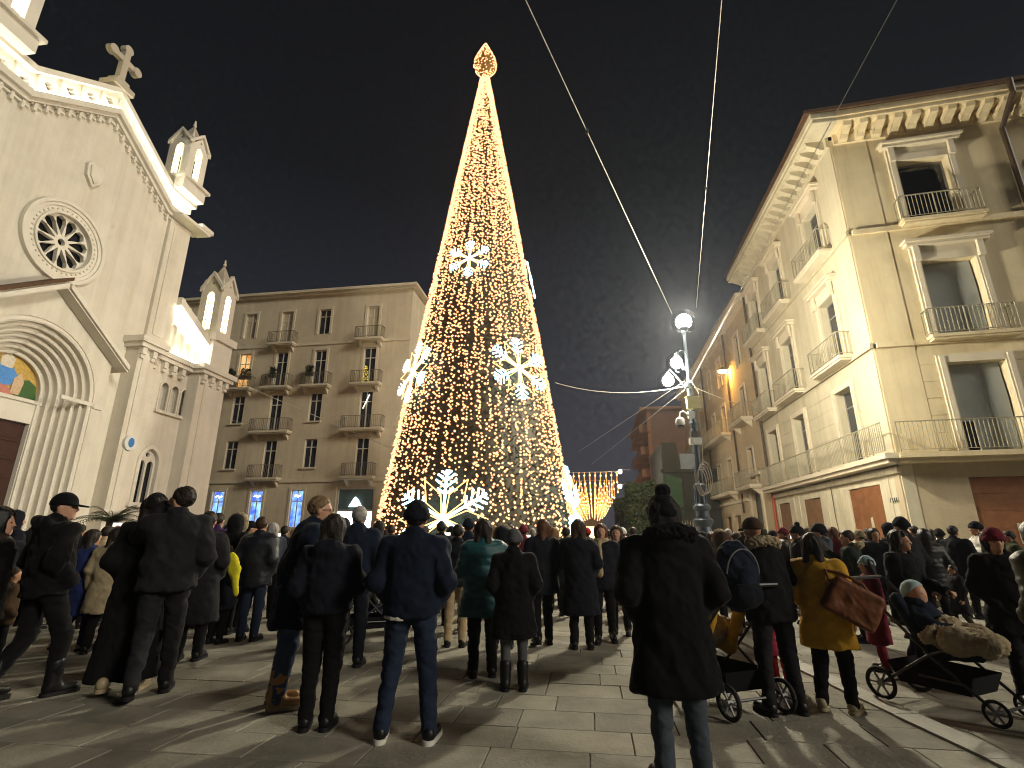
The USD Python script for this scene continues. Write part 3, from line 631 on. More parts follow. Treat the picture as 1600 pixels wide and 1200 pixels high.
    def run(Mx, xa, xb, y):
        r = MB(Mx); n = int((xb - xa) / 0.13)
        r.bar([xa, y, 5.25], [xb, y, 5.25], 0.05, 0.03); r.bar([xa, y, 4.27], [xb, y, 4.27], 0.03, 0.02)
        for k in range(n + 1):
            x = xa + (xb - xa) * k / n; w = 0.036 if k % 9 == 0 else 0.018
            r.bar([x, y, 4.18 if k % 9 == 0 else 4.27], [x, y, 5.25], w, w)
        return r
    part(b1, "railing", run(ML, -LEN, 0.5, -0.56), M_rail); part(b2, "railing", run(MR, -0.05, RL, -0.56), M_rail)
    # cornice on brackets
    part(t, "cornice", MB(ML).box(-LEN, -0.95, 17.78, 0.95, 0, 17.95).box(-LEN, -1.02, 17.951, 1.02, 0, 18.2).box(-LEN, -0.12, 17.3, 0.0, 0, 17.779), M_corner)
    part(t, "cornice", MB(MR).box(-0.1, -0.95, 17.783, RL, 0, 17.948).box(-0.05, -1.02, 17.949, RL, 0, 18.197).box(0.13, -0.12, 17.3, RL, 0, 17.782), M_corner_side)
    def corbel(Mx, x, m):
        c = MB(Mx).wall(Polygon([(0, 0), (0, 1), (1, 0)]), 0, 0.0005) if False else MB(Mx)
        prof = [(0.12, 17.32), (0.30, 17.36), (0.42, 17.5), (0.62, 17.55), (0.8, 17.62), (0.86, 17.78), (0.12, 17.78)]
        w = 0.15; v = [[x - w, -a, z] for a, z in prof] + [[x + w, -a, z] for a, z in prof]; n = len(prof)
        f = [[k, (k + 1) % n, n + (k + 1) % n] for k in range(n)] + [[k, n + (k + 1) % n, n + k] for k in range(n)]
        f += [[0, k + 1, k] for k in range(1, n - 1)] + [[n, n + k, n + k + 1] for k in range(1, n - 1)]
        part(t, "corbel", c.add(v, f), m)
    for k in range(21): corbel(ML, -0.35 - k * 0.62, M_corner)
    for k in range(25): corbel(MR, 0.45 + k * 0.62, M_corner_side)
    part(t, "roof", MB(MR).add([[-1.2, -1.15, 18.22], [RL, -1.15, 18.22], [RL, 9, 18.9], [-1.2, 9, 18.9]], [[0, 1, 2, 3]]).add([[-1.2, -1.15, 18.2], [RL, -1.15, 18.2], [RL, -1.15, 18.36], [-1.2, -1.15, 18.36]], [[0, 1, 2, 3]]), M_roof)
    part(t, "roof", MB(ML).add([[-LEN, -1.15, 18.205], [1.1, -1.15, 18.205], [1.1, -1.15, 18.34], [-LEN, -1.15, 18.34], [1.1, 9, 18.88], [-LEN, 9, 18.88]], [[0, 1, 2, 3], [3, 2, 4, 5]]), M_roof)
    # boarded ground floor openings
    bl = [(-4.0, -1.5, 3.3, M_board), (-8.9, -6.9, 3.2, M_board_old), (-12.6, -10.9, 3.2, M_board_old)]
    rb = np.random.default_rng(5)
    for x0, x1, z1, m in bl:
        n = 3 if x1 - x0 > 2 else 2
        for k in range(n):
            a, c = x0 + (x1 - x0) * k / n, x0 + (x1 - x0) * (k + 1) / n
            part(t, "board", MB(ML).box(a + 0.004, 0.08 + rb.uniform(0, 0.015), 0.02, c - 0.004, 0.12, z1 - rb.uniform(0.0, 0.06)), m)
    for x0, x1, z1 in ((2.05, 4.9, 3.36), (7.6, 10.8, 3.36)):
        for k in range(6):
            z = z1 * k / 6
            part(t, "board", MB(MR).box(x0, 0.08 + rb.uniform(0, 0.015), z + 0.004, x1, 0.12, z + z1 / 6 - 0.004), M_board)
    pap = mat("torn_paper", (0.5, 0.46, 0.33), 0.8)
    part(t, "torn_poster", MB(ML).wall(Polygon([(-2.75, 0.9), (-2.2, 0.95), (-2.25, 1.5), (-2.45, 1.75), (-2.5, 2.15), (-2.65, 2.1), (-2.68, 1.4)]), 0.07, 0.006), pap)
    part(t, "torn_poster", MB(MR).wall(Polygon([(3.1, 1.2), (3.45, 1.2), (3.42, 1.8), (3.1, 1.85)]), 0.07, 0.006), pap)
    # battens on the plaster, pipes
    bt = MB(ML)
    for x in (-0.9, -4.7, -5.5, -6.2, -9.5, -10.2, -12.9): bt.box(x, 0.02, 0, x + 0.07, 0.049, 3.9)
    part(t, "batten", bt, M_plaster, kind="stuff")
    part(t, "ledge", MB(ML).box(-LEN, -0.1, 3.55, 0.08, 0.049, 3.75), M_plaster)
    part(t, "drain_pipe", MB(ML).tube([[-13.1, -0.16, 4.3], [-13.1, -0.16, 17.4]], 0.07, 8), M_pipe)
    part(t, "drain_pipe", MB(MR).tube([[6.05, -0.12, 4.3], [6.05, -0.12, 16.9], [6.05, -1.08, 17.75], [6.05, -1.1, 18.3]], 0.10, 8), M_pipe)
    part(t, "drain_pipe", MB(ML).tube([[-13.0, -0.1, 0], [-13.0, -0.1, 4.0]], 0.09, 8), M_redpipe, label="red pipe beside the boards")
    cb = MB(ML)
    xs_ = np.linspace(-LEN, 0, 40); cb.tube([[x, -0.03, 3.83 + 0.02 * math.sin(x * 2.1)] for x in xs_], 0.014, 5); cb.tube([[x, -0.155, 8.12 - 0.05 * abs(math.sin(x * 0.7))] for x in xs_], 0.012, 5)
    cb.tube([[-5.4, -0.03, 3.8], [-5.42, -0.03, 2.2], [-5.4, 0.02, 1.2]], 0.014, 5)
    part(t, "facade_cable", cb, M_pipe)
    part(t, "meter_box", MB(ML).box(-5.55, -0.06, 1.0, -5.2, 0.045, 1.5), mat("grey_plastic", (0.2, 0.2, 0.2), 0.4))
    # graffiti-like scrawl on the plaster near the corner
    sc = MB(ML)
    for k in range(5): sc.tube([[-1.0 + 0.13 * k, 0.035, 2.6], [-0.95 + 0.13 * k, 0.035, 2.75], [-0.9 + 0.13 * k, 0.035, 2.55]], 0.012, 5)
    part(t, "graffiti", sc, M_dark)

    # the neighbouring house further down the street
    t2 = thing("street_house", "long beige street house with arched doorway beyond the red pipe", "building", (cx - 0.153 * -LEN * 1.0, cy + 0.988 * LEN, 0))
    M2 = frameM((0, 0, 0), AL)
    mb = mat("tan_render", (0.54, 0.44, 0.29), 0.85, 0.10, 0.6, 0.2, 20, streak=0.15)
    xs = [-3.5, -9.0, -12.6, -16.8, -21.5]
    wl = [(4.6, 7.1), (9.0, 11.4), (13.1, 15.3)]
    hs = [sbox(x - 0.55, a, x + 0.55, b) for x in xs for a, b in wl]
    dr = arch(-3.4, -0.1, 3.6, 1.15, 16)
    gb = [sbox(x - 0.8, -0.1, x + 0.8, 2.9) for x in (-8.6, -11.4, -14.2, -17.2, -20.5)]
    part(t2, "wall", MB(M2).wall(sbox(-27, 0, -0.02, 16.9).difference(U(hs)).difference(dr).difference(U(gb)), 0.06, 0.4), mb)
    part(t2, "wall", MB(M2).box(-27, 0.46, 0, -26.6, 12, 16.8).box(-26.6, 11.6, 0, 0, 12, 16.8), mb, label="end and rear walls")
    for x in xs:
        for i, (a, b) in enumerate(wl):
            window(t2, M2, x - 0.55, x + 0.55, a, b, 0.25, fr, M_glass, fw=0.06)
            part(t2, "window_surround", MB(M2).box(x - 0.75, 0.0, a - 0.1, x - 0.56, 0.059, b + 0.2).box(x + 0.56, 0.0, a - 0.1, x + 0.75, 0.059, b + 0.2).box(x - 0.559, 0.0, b + 0.01, x + 0.559, 0.059, b + 0.2), M_beige_trim)
    for i in (0, 1):
        a = wl[i][0]
        balcony(t2, M2, -5.2, -1.8, a, 0.75, M_beige_trim, M_rail, 1.0, 0.14)
        balcony(t2, M2, -23.0, -7.4, a, 0.75, M_beige_trim, M_rail, 1.0, 0.14)
    ds = part(t2, "doorway", MB(M2).wall(arch(-3.4, 0, 3.6, 1.45, 16).difference(dr), -0.06, 0.119).wall(sbox(-5.1, 5.25, -1.7, 5.5) if False else sbox(-5.1, 5.2, -1.7, 5.4), -0.15, 0.2), M_beige_trim, label="arched stone doorway")
    part(ds, "door", MB(M2).wall(arch(-3.4, 0, 3.6, 1.15, 16), 0.3, 0.05), mat("grey_green_door", (0.07, 0.07, 0.055), 0.6))
    for x in (-8.6, -11.4, -14.2, -17.2, -20.5):
        part(t2, "shutter", MB(M2).box(x - 0.8, 0.25, 0, x + 0.8, 0.3, 2.9), M_board_old)
    part(t2, "cornice", MB(M2).box(-27, -0.6, 16.75, -0.02, 0, 17.05).box(-27, -0.35, 16.5, -0.02, 0.05, 16.749).box(-27, -0.06, 3.75, -5.2, 0.05, 3.95), M_beige_trim)
    part(t2, "roof", MB(M2).add([[-27, -0.7, 17.06], [-0.02, -0.7, 17.06], [-0.02, 9, 17.7], [-27, 9, 17.7]], [[0, 1, 2, 3]]), M_roof)
    for x in (-6.4, -14.9): part(t2, "drain_pipe", MB(M2).tube([[x, -0.06, 3.0], [x, -0.06, 16.6]], 0.07, 8), M_pipe)
    # orange lamp on a bracket
    lp = at(1129, 580, 37.2)
    l = thing("wall_lamp", "orange street lamp on a bracket above the beige house balconies", "street lamp", lp)
    part(l, "bracket", MB().tube([[1.15, 0.1, 0.28], [0.5, 0, 0.35], [0, 0, 0.16]], 0.04, 6), M_iron)
    part(l, "lamp_shade", MB().lathe([(0.05, 0.3), (0.12, 0.24), (0.34, 0.08), (0.36, 0.05)], 14), M_iron)
    part(l, "bulb", MB().sphere([0, 0, -0.02], [0.3, 0.3, 0.13], 2), glow("orange_lamp_glow", (1.0, 0.50, 0.09), 260.0))
build_corner_house()

# ------------------------------------------------------------------ the tall tree of lights
TREE = np.array([-1.47, 22.0, 0.0]); TR0, TZ = 4.35, 26.6
tree_r = lambda z: TR0 * (1 - z / TZ)
OCT_V = np.array([[1, 0, 0], [-1, 0, 0], [0, 1, 0], [0, -1, 0], [0, 0, 1], [0, 0, -1]], float)
OCT_F = np.array([[0, 2, 4], [2, 1, 4], [1, 3, 4], [3, 0, 4], [2, 0, 5], [1, 2, 5], [3, 1, 5], [0, 3, 5]])
def bulbs(P, r):
    P = np.asarray(P, float); r = np.broadcast_to(np.asarray(r, float), (len(P),))
    v = (P[:, None] + OCT_V[None] * r[:, None, None]).reshape(-1, 3)
    f = (OCT_F[None] + 6 * np.arange(len(P))[:, None, None]).reshape(-1, 3)
    return v, f
M_bulb = glow_varied("warm_bulb", [(0.0, (1.0, 0.44, 0.18)), (0.40, (1.0, 0.57, 0.32)), (0.75, (1.0, 0.72, 0.52)), (0.955, (0.55, 0.7, 1.0))], BULB_POWER)
M_gold = glow("gold_rope_light", (1.0, 0.60, 0.20), FLAKE_POWER * 0.5)
M_white = glow("cold_rope_light", (0.46, 0.84, 1.0), FLAKE_POWER)
FLAKES = [(-9, 12.9, 0.95, "white light snowflake high on the front of the lit tree, smallest of the front ones"),
          (80, 12.9, 0.95, "white snowflake seen edge-on at the upper right rim of the lit tree"),
          (-54, 7.9, 1.35, "white and gold snowflake at the left rim of the lit tree"),
          (33, 7.8, 1.35, "white and gold snowflake at mid height, right of the tree's centre"),
          (-12, 1.95, 1.72, "largest snowflake low on the tree, half hidden behind the crowd"),
          (73, 2.4, 1.75, "bright snowflake seen edge-on at the lower right rim of the tree")]
def cone_frame(th, z, off):
    a = math.radians(th); o = np.array([math.sin(a), -math.cos(a), 0]); sl = TR0 / TZ
    n = o * math.cos(math.atan(sl)) + np.array([0, 0, math.sin(math.atan(sl))])
    x = np.array([math.cos(a), math.sin(a), 0]); up = np.cross(n, x) * 1.0
    if up[2] < 0: up = -up
    M = np.eye(4); M[:3, 0], M[:3, 1], M[:3, 2] = x, up, n; M[:3, 3] = o * (tree_r(z)) + n * off + [0, 0, z]; return M
def build_tree():
    t = thing("christmas_tree", "very tall cone-shaped tree covered in strings of warm lights in the middle of the square", "christmas tree", TREE)
    r_ = np.random.default_rng(11)
    crown = MB().lathe([(tree_r(0.3) - 0.25, 0.3)] + [(max(tree_r(z) - 0.22, 0.05), z) for z in np.linspace(0.3, 25.6, 24)], 40)
    N = 16000
    z = 0.3 + 25.2 * (1 - np.sqrt(r_.uniform(0, 1, N))); a = r_.uniform(0, 2 * PI, N)
    rr = tree_r(z) - 0.24; out = np.stack([np.cos(a), np.sin(a), np.zeros(N)], 1)
    p = out * rr[:, None]; p[:, 2] = z
    d = out + r_.normal(0, 0.5, (N, 3)) + [0, 0, 0.15]; d /= np.linalg.norm(d, axis=1, keepdims=True)
    s = np.cross(d, r_.normal(0, 1, (N, 3))); s /= np.linalg.norm(s, axis=1, keepdims=True)
    L = r_.uniform(0.12, 0.26, N)[:, None]
    v = np.stack([p - s * 0.035, p + s * 0.035, p + d * L], 1).reshape(-1, 3)
    crown.add(v, np.arange(3 * N).reshape(-1, 3))
    part(t, "crown", crown, mat("dark_fir_green", (0.030, 0.028, 0.016), 0.7, 0.4, 4, obj=True))
    part(t, "trunk", MB().tube([[0, 0, 0], [0, 0, 3.0]], 0.35, 10), M_pipe)
    fl = [(cone_frame(th, z, 0)[:3, 3], R) for th, z, R, _ in FLAKES]
    n = 215
    for k in range(n):
        a0 = 2 * PI * (k + (0.22 if k % 2 else -0.1)) / n + r_.normal(0, 0.012); zt = 25.3 if k % 2 == 0 else r_.uniform(17, 24.5)
        zs = np.arange(0.35 + r_.uniform(0, 0.2), zt, 0.205); zs = zs + r_.normal(0, 0.045, len(zs))
        # each string wanders a little as it hangs
        wob = np.interp(zs, np.linspace(0, 26, 18), r_.normal(0, 0.10, 18)) + r_.normal(0, 0.025, len(zs))
        rr = tree_r(zs) + r_.uniform(-0.06, 0.05, len(zs)); aa = a0 + wob / np.maximum(rr, 0.25)
        P = np.stack([rr * np.cos(aa), rr * np.sin(aa), zs], 1)
        keep = r_.uniform(0, 1, len(P)) > np.interp(zs, [0, 6, 11, 16], [0.26, 0.22, 0.12, 0.05])
        for c, R in fl: keep &= np.linalg.norm(P - c, axis=1) > 0.5 * R
        P = P[keep]
        part(t, "light_string", bulbs(P, r_.uniform(0.030, 0.056, len(P))), M_bulb, kind="stuff")
    prof = [(0.1, 25.3), (0.16, 25.5), (0.5, 25.85), (0.64, 26.15), (0.58, 26.5), (0.38, 27.0), (0.16, 27.5), (0.03, 27.8)]
    f = part(t, "finial", MB().lathe([(max(r - 0.06, 0.01), z) for r, z in prof], 16), mat("gold_frame", (0.25, 0.16, 0.06), 0.5))
    zz = r_.uniform(25.4, 27.75, 430); rr = np.interp(zz, [q[1] for q in prof], [q[0] for q in prof]); aa = r_.uniform(0, 2 * PI, 430)
    part(f, "light_string", bulbs(np.stack([rr * np.cos(aa), rr * np.sin(aa), zz], 1), 0.042), M_bulb, kind="stuff")
    for th, z, R, lab in FLAKES:
        M = cone_frame(th, z, 0.16)
        s = thing("snowflake_light", lab, "snowflake light", TREE, group="snowflake lights on the tree")
        for k in range(6):
            a = PI / 2 + k * PI / 3; u = np.array([math.cos(a), math.sin(a), 0]); w = np.array([-u[1], u[0], 0])
            b = MB(M).tube([u * 0.05 * R, u * R], 0.030 * R, 6)
            for q, ln in ((0.50, 0.20), (0.64, 0.26), (0.78, 0.22), (0.90, 0.13)):
                for sg in (-1, 1): b.tube([u * q * R, u * (q + ln * 0.62) * R + sg * w * ln * R * 0.85], 0.024 * R, 6)
            part(s, "arm", b, M_white)
            a2 = a + PI / 6; u2 = np.array([math.cos(a2), math.sin(a2), 0]); w2 = np.array([-u2[1], u2[0], 0])
            g = MB(M); q = [u2 * 0.08 * R, u2 * 0.48 * R + w2 * 0.17 * R, u2 * 0.92 * R, u2 * 0.48 * R - w2 * 0.17 * R]
            for i in range(4): g.tube([q[i], q[(i + 1) % 4]], 0.013 * R, 5)
            part(s, "petal", g, M_gold)
        part(s, "hub", MB(M).lathe([(0.0, -0.02), (0.11 * R, -0.02), (0.11 * R, 0.02), (0.0, 0.03)], 12), M_white)
build_tree()

# ------------------------------------------------------------------ curtains of lights over the far street
def build_curtains():
    r_ = np.random.default_rng(21)
    Mb = glow_varied("amber_bulb", [(0.0, (1.0, 0.33, 0.05)), (0.6, (1.0, 0.42, 0.08)), (0.9, (1.0, 0.55, 0.18))], 4.0)
    Mw = glow("pearl_bulb", (1.0, 0.56, 0.20), 7.0)
    Y0 = 50.0; grp = "curtains of lights over the far street"
    def spot(Y): return (10.4 + 0.153 * (Y - Y0), Y, 7.35)
    first = None
    for k in range(9):
        Y = Y0 + 8.0 * k
        lab = ["nearest", "second nearest", "third nearest", "fourth nearest", "middle (fifth)", "sixth", "seventh", "last but one", "farthest"][k] + " of the amber light curtains hung across the far street"
        if k == 0:
            t = thing("light_curtain", lab, "light curtain", spot(Y), math.radians(-8), grp); first = t
            part(t, "span_wire", MB().tube([[-13, 0, 0.05], [0, 0, 0.05]], 0.02, 5), M_wire)
            for i in range(24):
                L = 1.9 + 0.8 * abs(math.sin(i * 0.6)); zz = np.arange(0, L, 0.115)
                P = np.stack([-0.25 - 0.52 * i + 0.02 * r_.normal(size=len(zz)), 0.05 * r_.normal(size=len(zz)), -zz], 1)
                s = part(t, "light_string", bulbs(P, 0.040), Mb, kind="stuff")
                part(s, "large_bulb", bulbs(np.array([[-0.25 - 0.52 * i, 0, -L * q] for q in (0.12, 0.5, 1.0)]), 0.085), Mw)
        else: copy_of(first, "light_curtain", lab, "light curtain", spot(Y), math.radians(-8), grp)
    for px, py, Y, lab in ((969, 737, 46, "topmost small white lamp beside the light curtains"), (969, 760, 47, "middle small white lamp beside the light curtains"), (966, 795, 48, "lowest small white lamp beside the light curtains")):
        p = at(px, py, Y); s = thing("small_lamp", lab, "lamp", p)
        part(s, "globe", MB().sphere([0, 0, 0], 0.16, 2), glow("cold_small_lamp", (1.0, 0.92, 0.75), 260.0))
        part(s, "arm", MB().tube([[0, 0.05, 0.1], [0.4, 0.15, 0.25], [0.85, 0.2, 0.25]], 0.025, 5), M_iron)
    s = thing("far_shop_front", "glowing far shop front at the end of the street under the light curtains", "shop", (16.5, 120, 0), math.radians(-8))
    part(s, "wall", MB().box(-14, 0, 0, 4, 6, 11), mat("far_render", (0.2, 0.13, 0.07), 0.9))
    for x in (-11, -7.5, -4, -0.5): part(s, "shop_window", MB().box(x, -0.05, 0.3, x + 2.8, -0.01, 3.4), glow("far_shop_glow", (1.0, 0.62, 0.22), 5.0))
build_curtains()

# ------------------------------------------------------------------ houses, netting and clipped trees at the far right
def build_far():
    AL = math.atan2(0.988, 0.153)
    Mt = mat("terracotta_render", (0.34, 0.17, 0.085), 0.85, 0.12, 0.6); Mt2 = mat("brown_render", (0.22, 0.125, 0.08), 0.85, 0.12, 0.6)
    c = at(1013, 640, 75.0)
    t = thing("balcony_house", "terracotta house with stacked balconies at the far end of the street", "building", (c[0], 75.0, 0), math.radians(-8.8))
    H = c[2]
    part(t, "wall", MB().box(0, 0, 0, 16, 24, H), Mt2); part(t, "roof", MB().box(-1.3, -0.5, H, 16.5, 24.5, H + 0.3), Mt)
    for k in range(5):
        z = H - 3.2 - 3.3 * k
        b = part(t, "balcony", MB().box(-1.5, 0.3, z - 0.2, -0.002, 7.5, z), Mt)
        part(b, "balcony_front", MB().box(-1.5, 0.3, z + 0.002, -1.4, 7.5, z + 1.0).box(-1.4, 0.3, z + 0.002, -0.003, 0.4, z + 1.0), Mt)
        b = part(t, "balcony", MB().box(-1.5, 10.3, z - 0.2, -0.002, 18.5, z), Mt)
        part(b, "balcony_front", MB().box(-1.5, 10.3, z + 0.002, -1.4, 18.5, z + 1.0).box(-1.4, 10.3, z + 0.002, -0.003, 10.4, z + 1.0), Mt)
        for y in (1.5, 4.5, 12, 15.5): part(t, "window", MB().box(-0.05, y, z + 0.05, -0.01, y + 1.3, z + 2.3), M_glass)
        part(t, "window_surround", MB().box(-0.35, -0.04, z - 0.2, 0.15, 0.3, z + 3.0), Mt)
    c = at(1032, 692, 45.0)
    Mn = mat("dark_netting", (0.055, 0.06, 0.055), 0.9, 0.25, 1.2, 0.3, 6)
    t = thing("netted_house", "low dark house wrapped in netting behind the lamp post", "building", (c[0], 45.0, 0), math.radians(-8.8))
    H = c[2]
    n = MB().box(0, 0, 0, 7.5, 9, H * 0.72)
    n.add([[0, 0, H * 0.72], [1.6, 0, H * 0.72], [1.6, 9, H * 0.72], [0, 9, H * 0.72], [0.0, 0, H], [1.3, 0, H], [1.3, 9, H], [0.0, 9, H]], [[0, 1, 5, 4], [1, 2, 6, 5], [2, 3, 7, 6], [3, 0, 4, 7], [4, 5, 6, 7]])
    part(t, "wall", n, Mn)
    part(t, "ledge", MB().box(-0.2, -0.25, H * 0.72, 7.7, 0, H * 0.72 + 0.25).box(-0.15, -0.2, H * 0.38, 7.7, 0, H * 0.38 + 0.2), Mn)
    part(t, "green_sheet", MB().add([[-0.1, -0.06, 3.4], [1.5, -0.1, 3.2], [1.5, -0.06, H * 0.66], [-0.05, -0.06, H * 0.72], [0.6, -0.2, 4.6]], [[0, 1, 4], [1, 2, 4], [2, 3, 4], [3, 0, 4]]), mat("green_sheet", (0.05, 0.12, 0.07), 0.7), label="hanging green sheet")
    for k in range(5): part(t, "pole", MB().tube([[0.1 + 1.6 * k, -0.3, 0], [0.1 + 1.6 * k, -0.3, H * (1 if k == 0 else 0.76)]], 0.04, 6), M_iron)
    def clipped(px, Y, w, h, lab, sd):
        r_ = np.random.default_rng(sd); p = at(px, 837, Y)
        t = thing("clipped_tree", lab, "tree", (p[0], Y, 0))
        part(t, "trunk", MB().tube([[0, 0, 0], [0.05, 0, h * 0.3], [0, 0, h * 0.5]], [0.16, 0.13, 0.1], 8), M_pipe)
        N = 9000; d = r_.uniform(-1, 1, (N, 3)); m = np.max(np.abs(d), axis=1); d = d / m[:, None] * r_.uniform(0.55, 1.0, N)[:, None] ** 0.4
        q = np.sign(d) * np.abs(d) ** 0.9
        P = q * [w / 2, w / 2, h * 0.4] + [0, 0, h * 0.6]
        P *= 1 + 0.10 * (meshkit.noise(P * 1.5 + sd)[:, None] - 0.5)
        a = r_.normal(0, 1, (N, 3)); a /= np.linalg.norm(a, axis=1, keepdims=True); b = np.cross(a, r_.normal(0, 1, (N, 3))); b /= np.linalg.norm(b, axis=1, keepdims=True)
        v = np.stack([P - a * 0.10, P + b * 0.06, P + a * 0.10, P - b * 0.06], 1).reshape(-1, 3); i = np.arange(N)[:, None] * 4
        part(t, "crown", (v, np.vstack([i + [0, 1, 2], i + [0, 2, 3]])), mat("clipped_leaf", (0.055, 0.075, 0.03), 0.6, 0.4, 3, obj=True))
    clipped(1004, 34, 1.7, 4.7, "box-clipped dark tree right of the light curtains", 4)
    clipped(980, 41, 1.5, 4.1, "smaller clipped tree just right of the light curtains", 9)
    f = thing("picket_fence", "low dark fence with pointed bars left of the lamp post base", "fence", (*at(1042, 837, 30)[:2], 0), math.radians(-8))
    part(f, "rail", MB().box(0, 0, 0.5, 2.4, 0.05, 0.56).box(0, 0, 1.9, 2.4, 0.05, 1.96), M_iron)
    k_ = MB()
    for k in range(17): k_.tube([[0.1 + 0.14 * k, 0.08, 0], [0.1 + 0.14 * k, 0.08, 2.1], [0.1 + 0.14 * k, 0.08, 2.3]], [0.022, 0.022, 0.003], 6)
    part(f, "bar", k_, mat("pale_iron", (0.3, 0.25, 0.18), 0.5), kind="stuff")
build_far()

# ------------------------------------------------------------------ ornate lamp post with its fittings
LY = 17.0; LX_ = 0.361 * LY
def build_lamp_post():
    t = thing("lamp_post", "ornate blue-grey iron lamp post with three lit globes in front of the street houses", "lamp post", (LX_, LY, 0))
    Mi = mat("blue_grey_iron", (0.07, 0.088, 0.11), 0.45, 0.18, 6, 0.15, 40, metal=0.4)
    prof = [(0.42, 0), (0.42, 0.25), (0.36, 0.32), (0.33, 0.6), (0.27, 0.75), (0.25, 1.2), (0.3, 1.3), (0.31, 1.42), (0.24, 1.5), (0.21, 1.72), (0.3, 1.84), (0.31, 1.93), (0.21, 2.02), (0.2, 2.2), (0.27, 2.28), (0.27, 2.36), (0.19, 2.44), (0.17, 2.9), (0.2, 2.95), (0.2, 3.03), (0.125, 3.1), (0.115, 5.0), (0.14, 5.05), (0.14, 5.12), (0.105, 5.18), (0.10, 6.3), (0.17, 6.36), (0.17, 6.5), (0.07, 6.6), (0.05, 8.3), (0.09, 8.4), (0.05, 8.5)]
    part(t, "pole", MB().lathe(prof, 18), Mi, smooth=35)
    fl = MB()
    for k in range(12):
        a = 2 * PI * k / 12; fl.tube([[0.19 * math.cos(a), 0.19 * math.sin(a), 2.46], [0.185 * math.cos(a), 0.185 * math.sin(a), 2.88]], 0.022, 5)
    part(t, "fluting", fl, Mi)
    L = [(at(1068, 503, LY), 0.26, LAMP_POWER), (at(1057, 567, LY - 0.1), 0.19, LAMP_POWER * 0.35), (at(1044, 595, LY + 0.25), 0.19, LAMP_POWER * 0.3)]
    for i, (p, r, pw) in enumerate(L):
        q = p - [LX_, LY, 0]
        if i == 0: a = part(t, "lamp_arm", MB().tube([[0, 0, 8.3], [q[0], q[1], q[2] - r]], 0.035, 6).lathe([(0.05, q[2] - r - 0.12), (0.15, q[2] - r), (0.17, q[2] - r + 0.06)], 12, (q[0], q[1], 0)), Mi)
        else:
            zs = q[2] - 0.15
            pts = [[0, 0, zs - 0.15], [q[0] * 0.3, q[1] * 0.3, zs - 0.05], [q[0] * 0.62, q[1] * 0.62, zs + 0.32], [q[0] * 0.9, q[1] * 0.9, zs + 0.55], [q[0], q[1], q[2] + r + 0.05]]
            a = part(t, "lamp_arm", MB().tube(pts, 0.03, 6).lathe([(0.03, q[2] + r + 0.14), (0.12, q[2] + r + 0.02), (0.2, q[2] + r - 0.08)], 12, (q[0], q[1], 0)), Mi)
            th = np.linspace(0, 1.6 * PI, 14)
            part(a, "scroll", MB().tube([[q[0] * 0.45 + 0.16 * math.cos(x) * (1 - x / 9), q[1] * 0.45, zs + 0.5 + 0.16 * math.sin(x) * (1 - x / 9)] for x in th], 0.016, 5), Mi)
        part(a, "globe", MB().sphere(q, r, 3), glow(f"lamp_glow_{i}", (1.0, 0.92, 0.71), pw), smooth=True)
    z = rise(632, LY)
    part(t, "sign_box", MB().box(-0.23, -0.30, z - 0.2, 0.23, -0.13, z + 0.2).box(-0.25, -0.31, z + 0.19, 0.25, -0.12, z + 0.215).box(-0.12, -0.306, z - 0.03, 0.12, -0.3, z + 0.03), mat("pale_yellow_box", (0.55, 0.5, 0.22), 0.5), label="pale yellow box strapped near the top")
    z = rise(650, LY)
    c = part(t, "camera_arm", MB().box(-0.2, -0.22, z - 0.12, 0.0, -0.1, z + 0.12).tube([[-0.2, -0.16, z], [-0.36, -0.17, z + 0.12], [-0.47, -0.18, z + 0.08], [-0.50, -0.18, z - 0.1]], 0.035, 8), mat("white_plastic", (0.62, 0.62, 0.58), 0.35), label="white curved arm of the dome camera")
    part(c, "camera_housing", MB().lathe([(0.03, z - 0.08), (0.13, z - 0.13), (0.155, z - 0.22), (0.155, z - 0.33), (0.12, z - 0.36)], 16, (-0.5, -0.18, 0)), mat("white_plastic", (0.62, 0.62, 0.58)), smooth=40)
    part(c, "camera_dome", MB().sphere([-0.5, -0.18, z - 0.37], [0.11, 0.11, 0.1], 2), M_dark, smooth=True)
    z = rise(690, LY)
    part(t, "junction_box", MB().box(-0.26, -0.32, z - 0.14, 0.1, -0.13, z + 0.08).box(-0.2, -0.34, z - 0.1, 0.04, -0.32, z + 0.04), mat("white_plastic", (0.62, 0.62, 0.58)))
    part(t, "floodlight", MB().box(-0.22, -0.32, z + 0.12, 0.02, -0.14, z + 0.3), M_iron)
    z = rise(722, LY)
    part(t, "notice_board", MB().box(-0.62, -0.19, z - 0.25, -0.14, -0.165, z + 0.25).box(-0.5, -0.192, z - 0.12, -0.42, -0.19, z - 0.06), mat("grey_board", (0.36, 0.38, 0.38), 0.4), label="pale grey board fixed to the post")
    z = rise(755, LY); cb = MB()
    for k in range(4):
        a = np.linspace(0, 2 * PI, 22); cb.tube([[-0.02 + (0.16 + 0.02 * k) * math.sin(x) + 0.04 * k, -0.24 - 0.02 * k, z + (0.42 + 0.03 * k) * math.cos(x) + 0.05 * k] for x in a], 0.014, 5)
    cb.tube([[0.1, -0.2, z + 0.4], [0.16, -0.22, z + 1.5], [0.12, -0.2, z + 2.4], [0.2, -0.25, z + 3.0], [0.0, -0.2, z + 3.45]], 0.014, 5)
    part(t, "cable", cb, mat("pale_cable", (0.45, 0.4, 0.34), 0.5), label="coil of loose cable")
build_lamp_post()

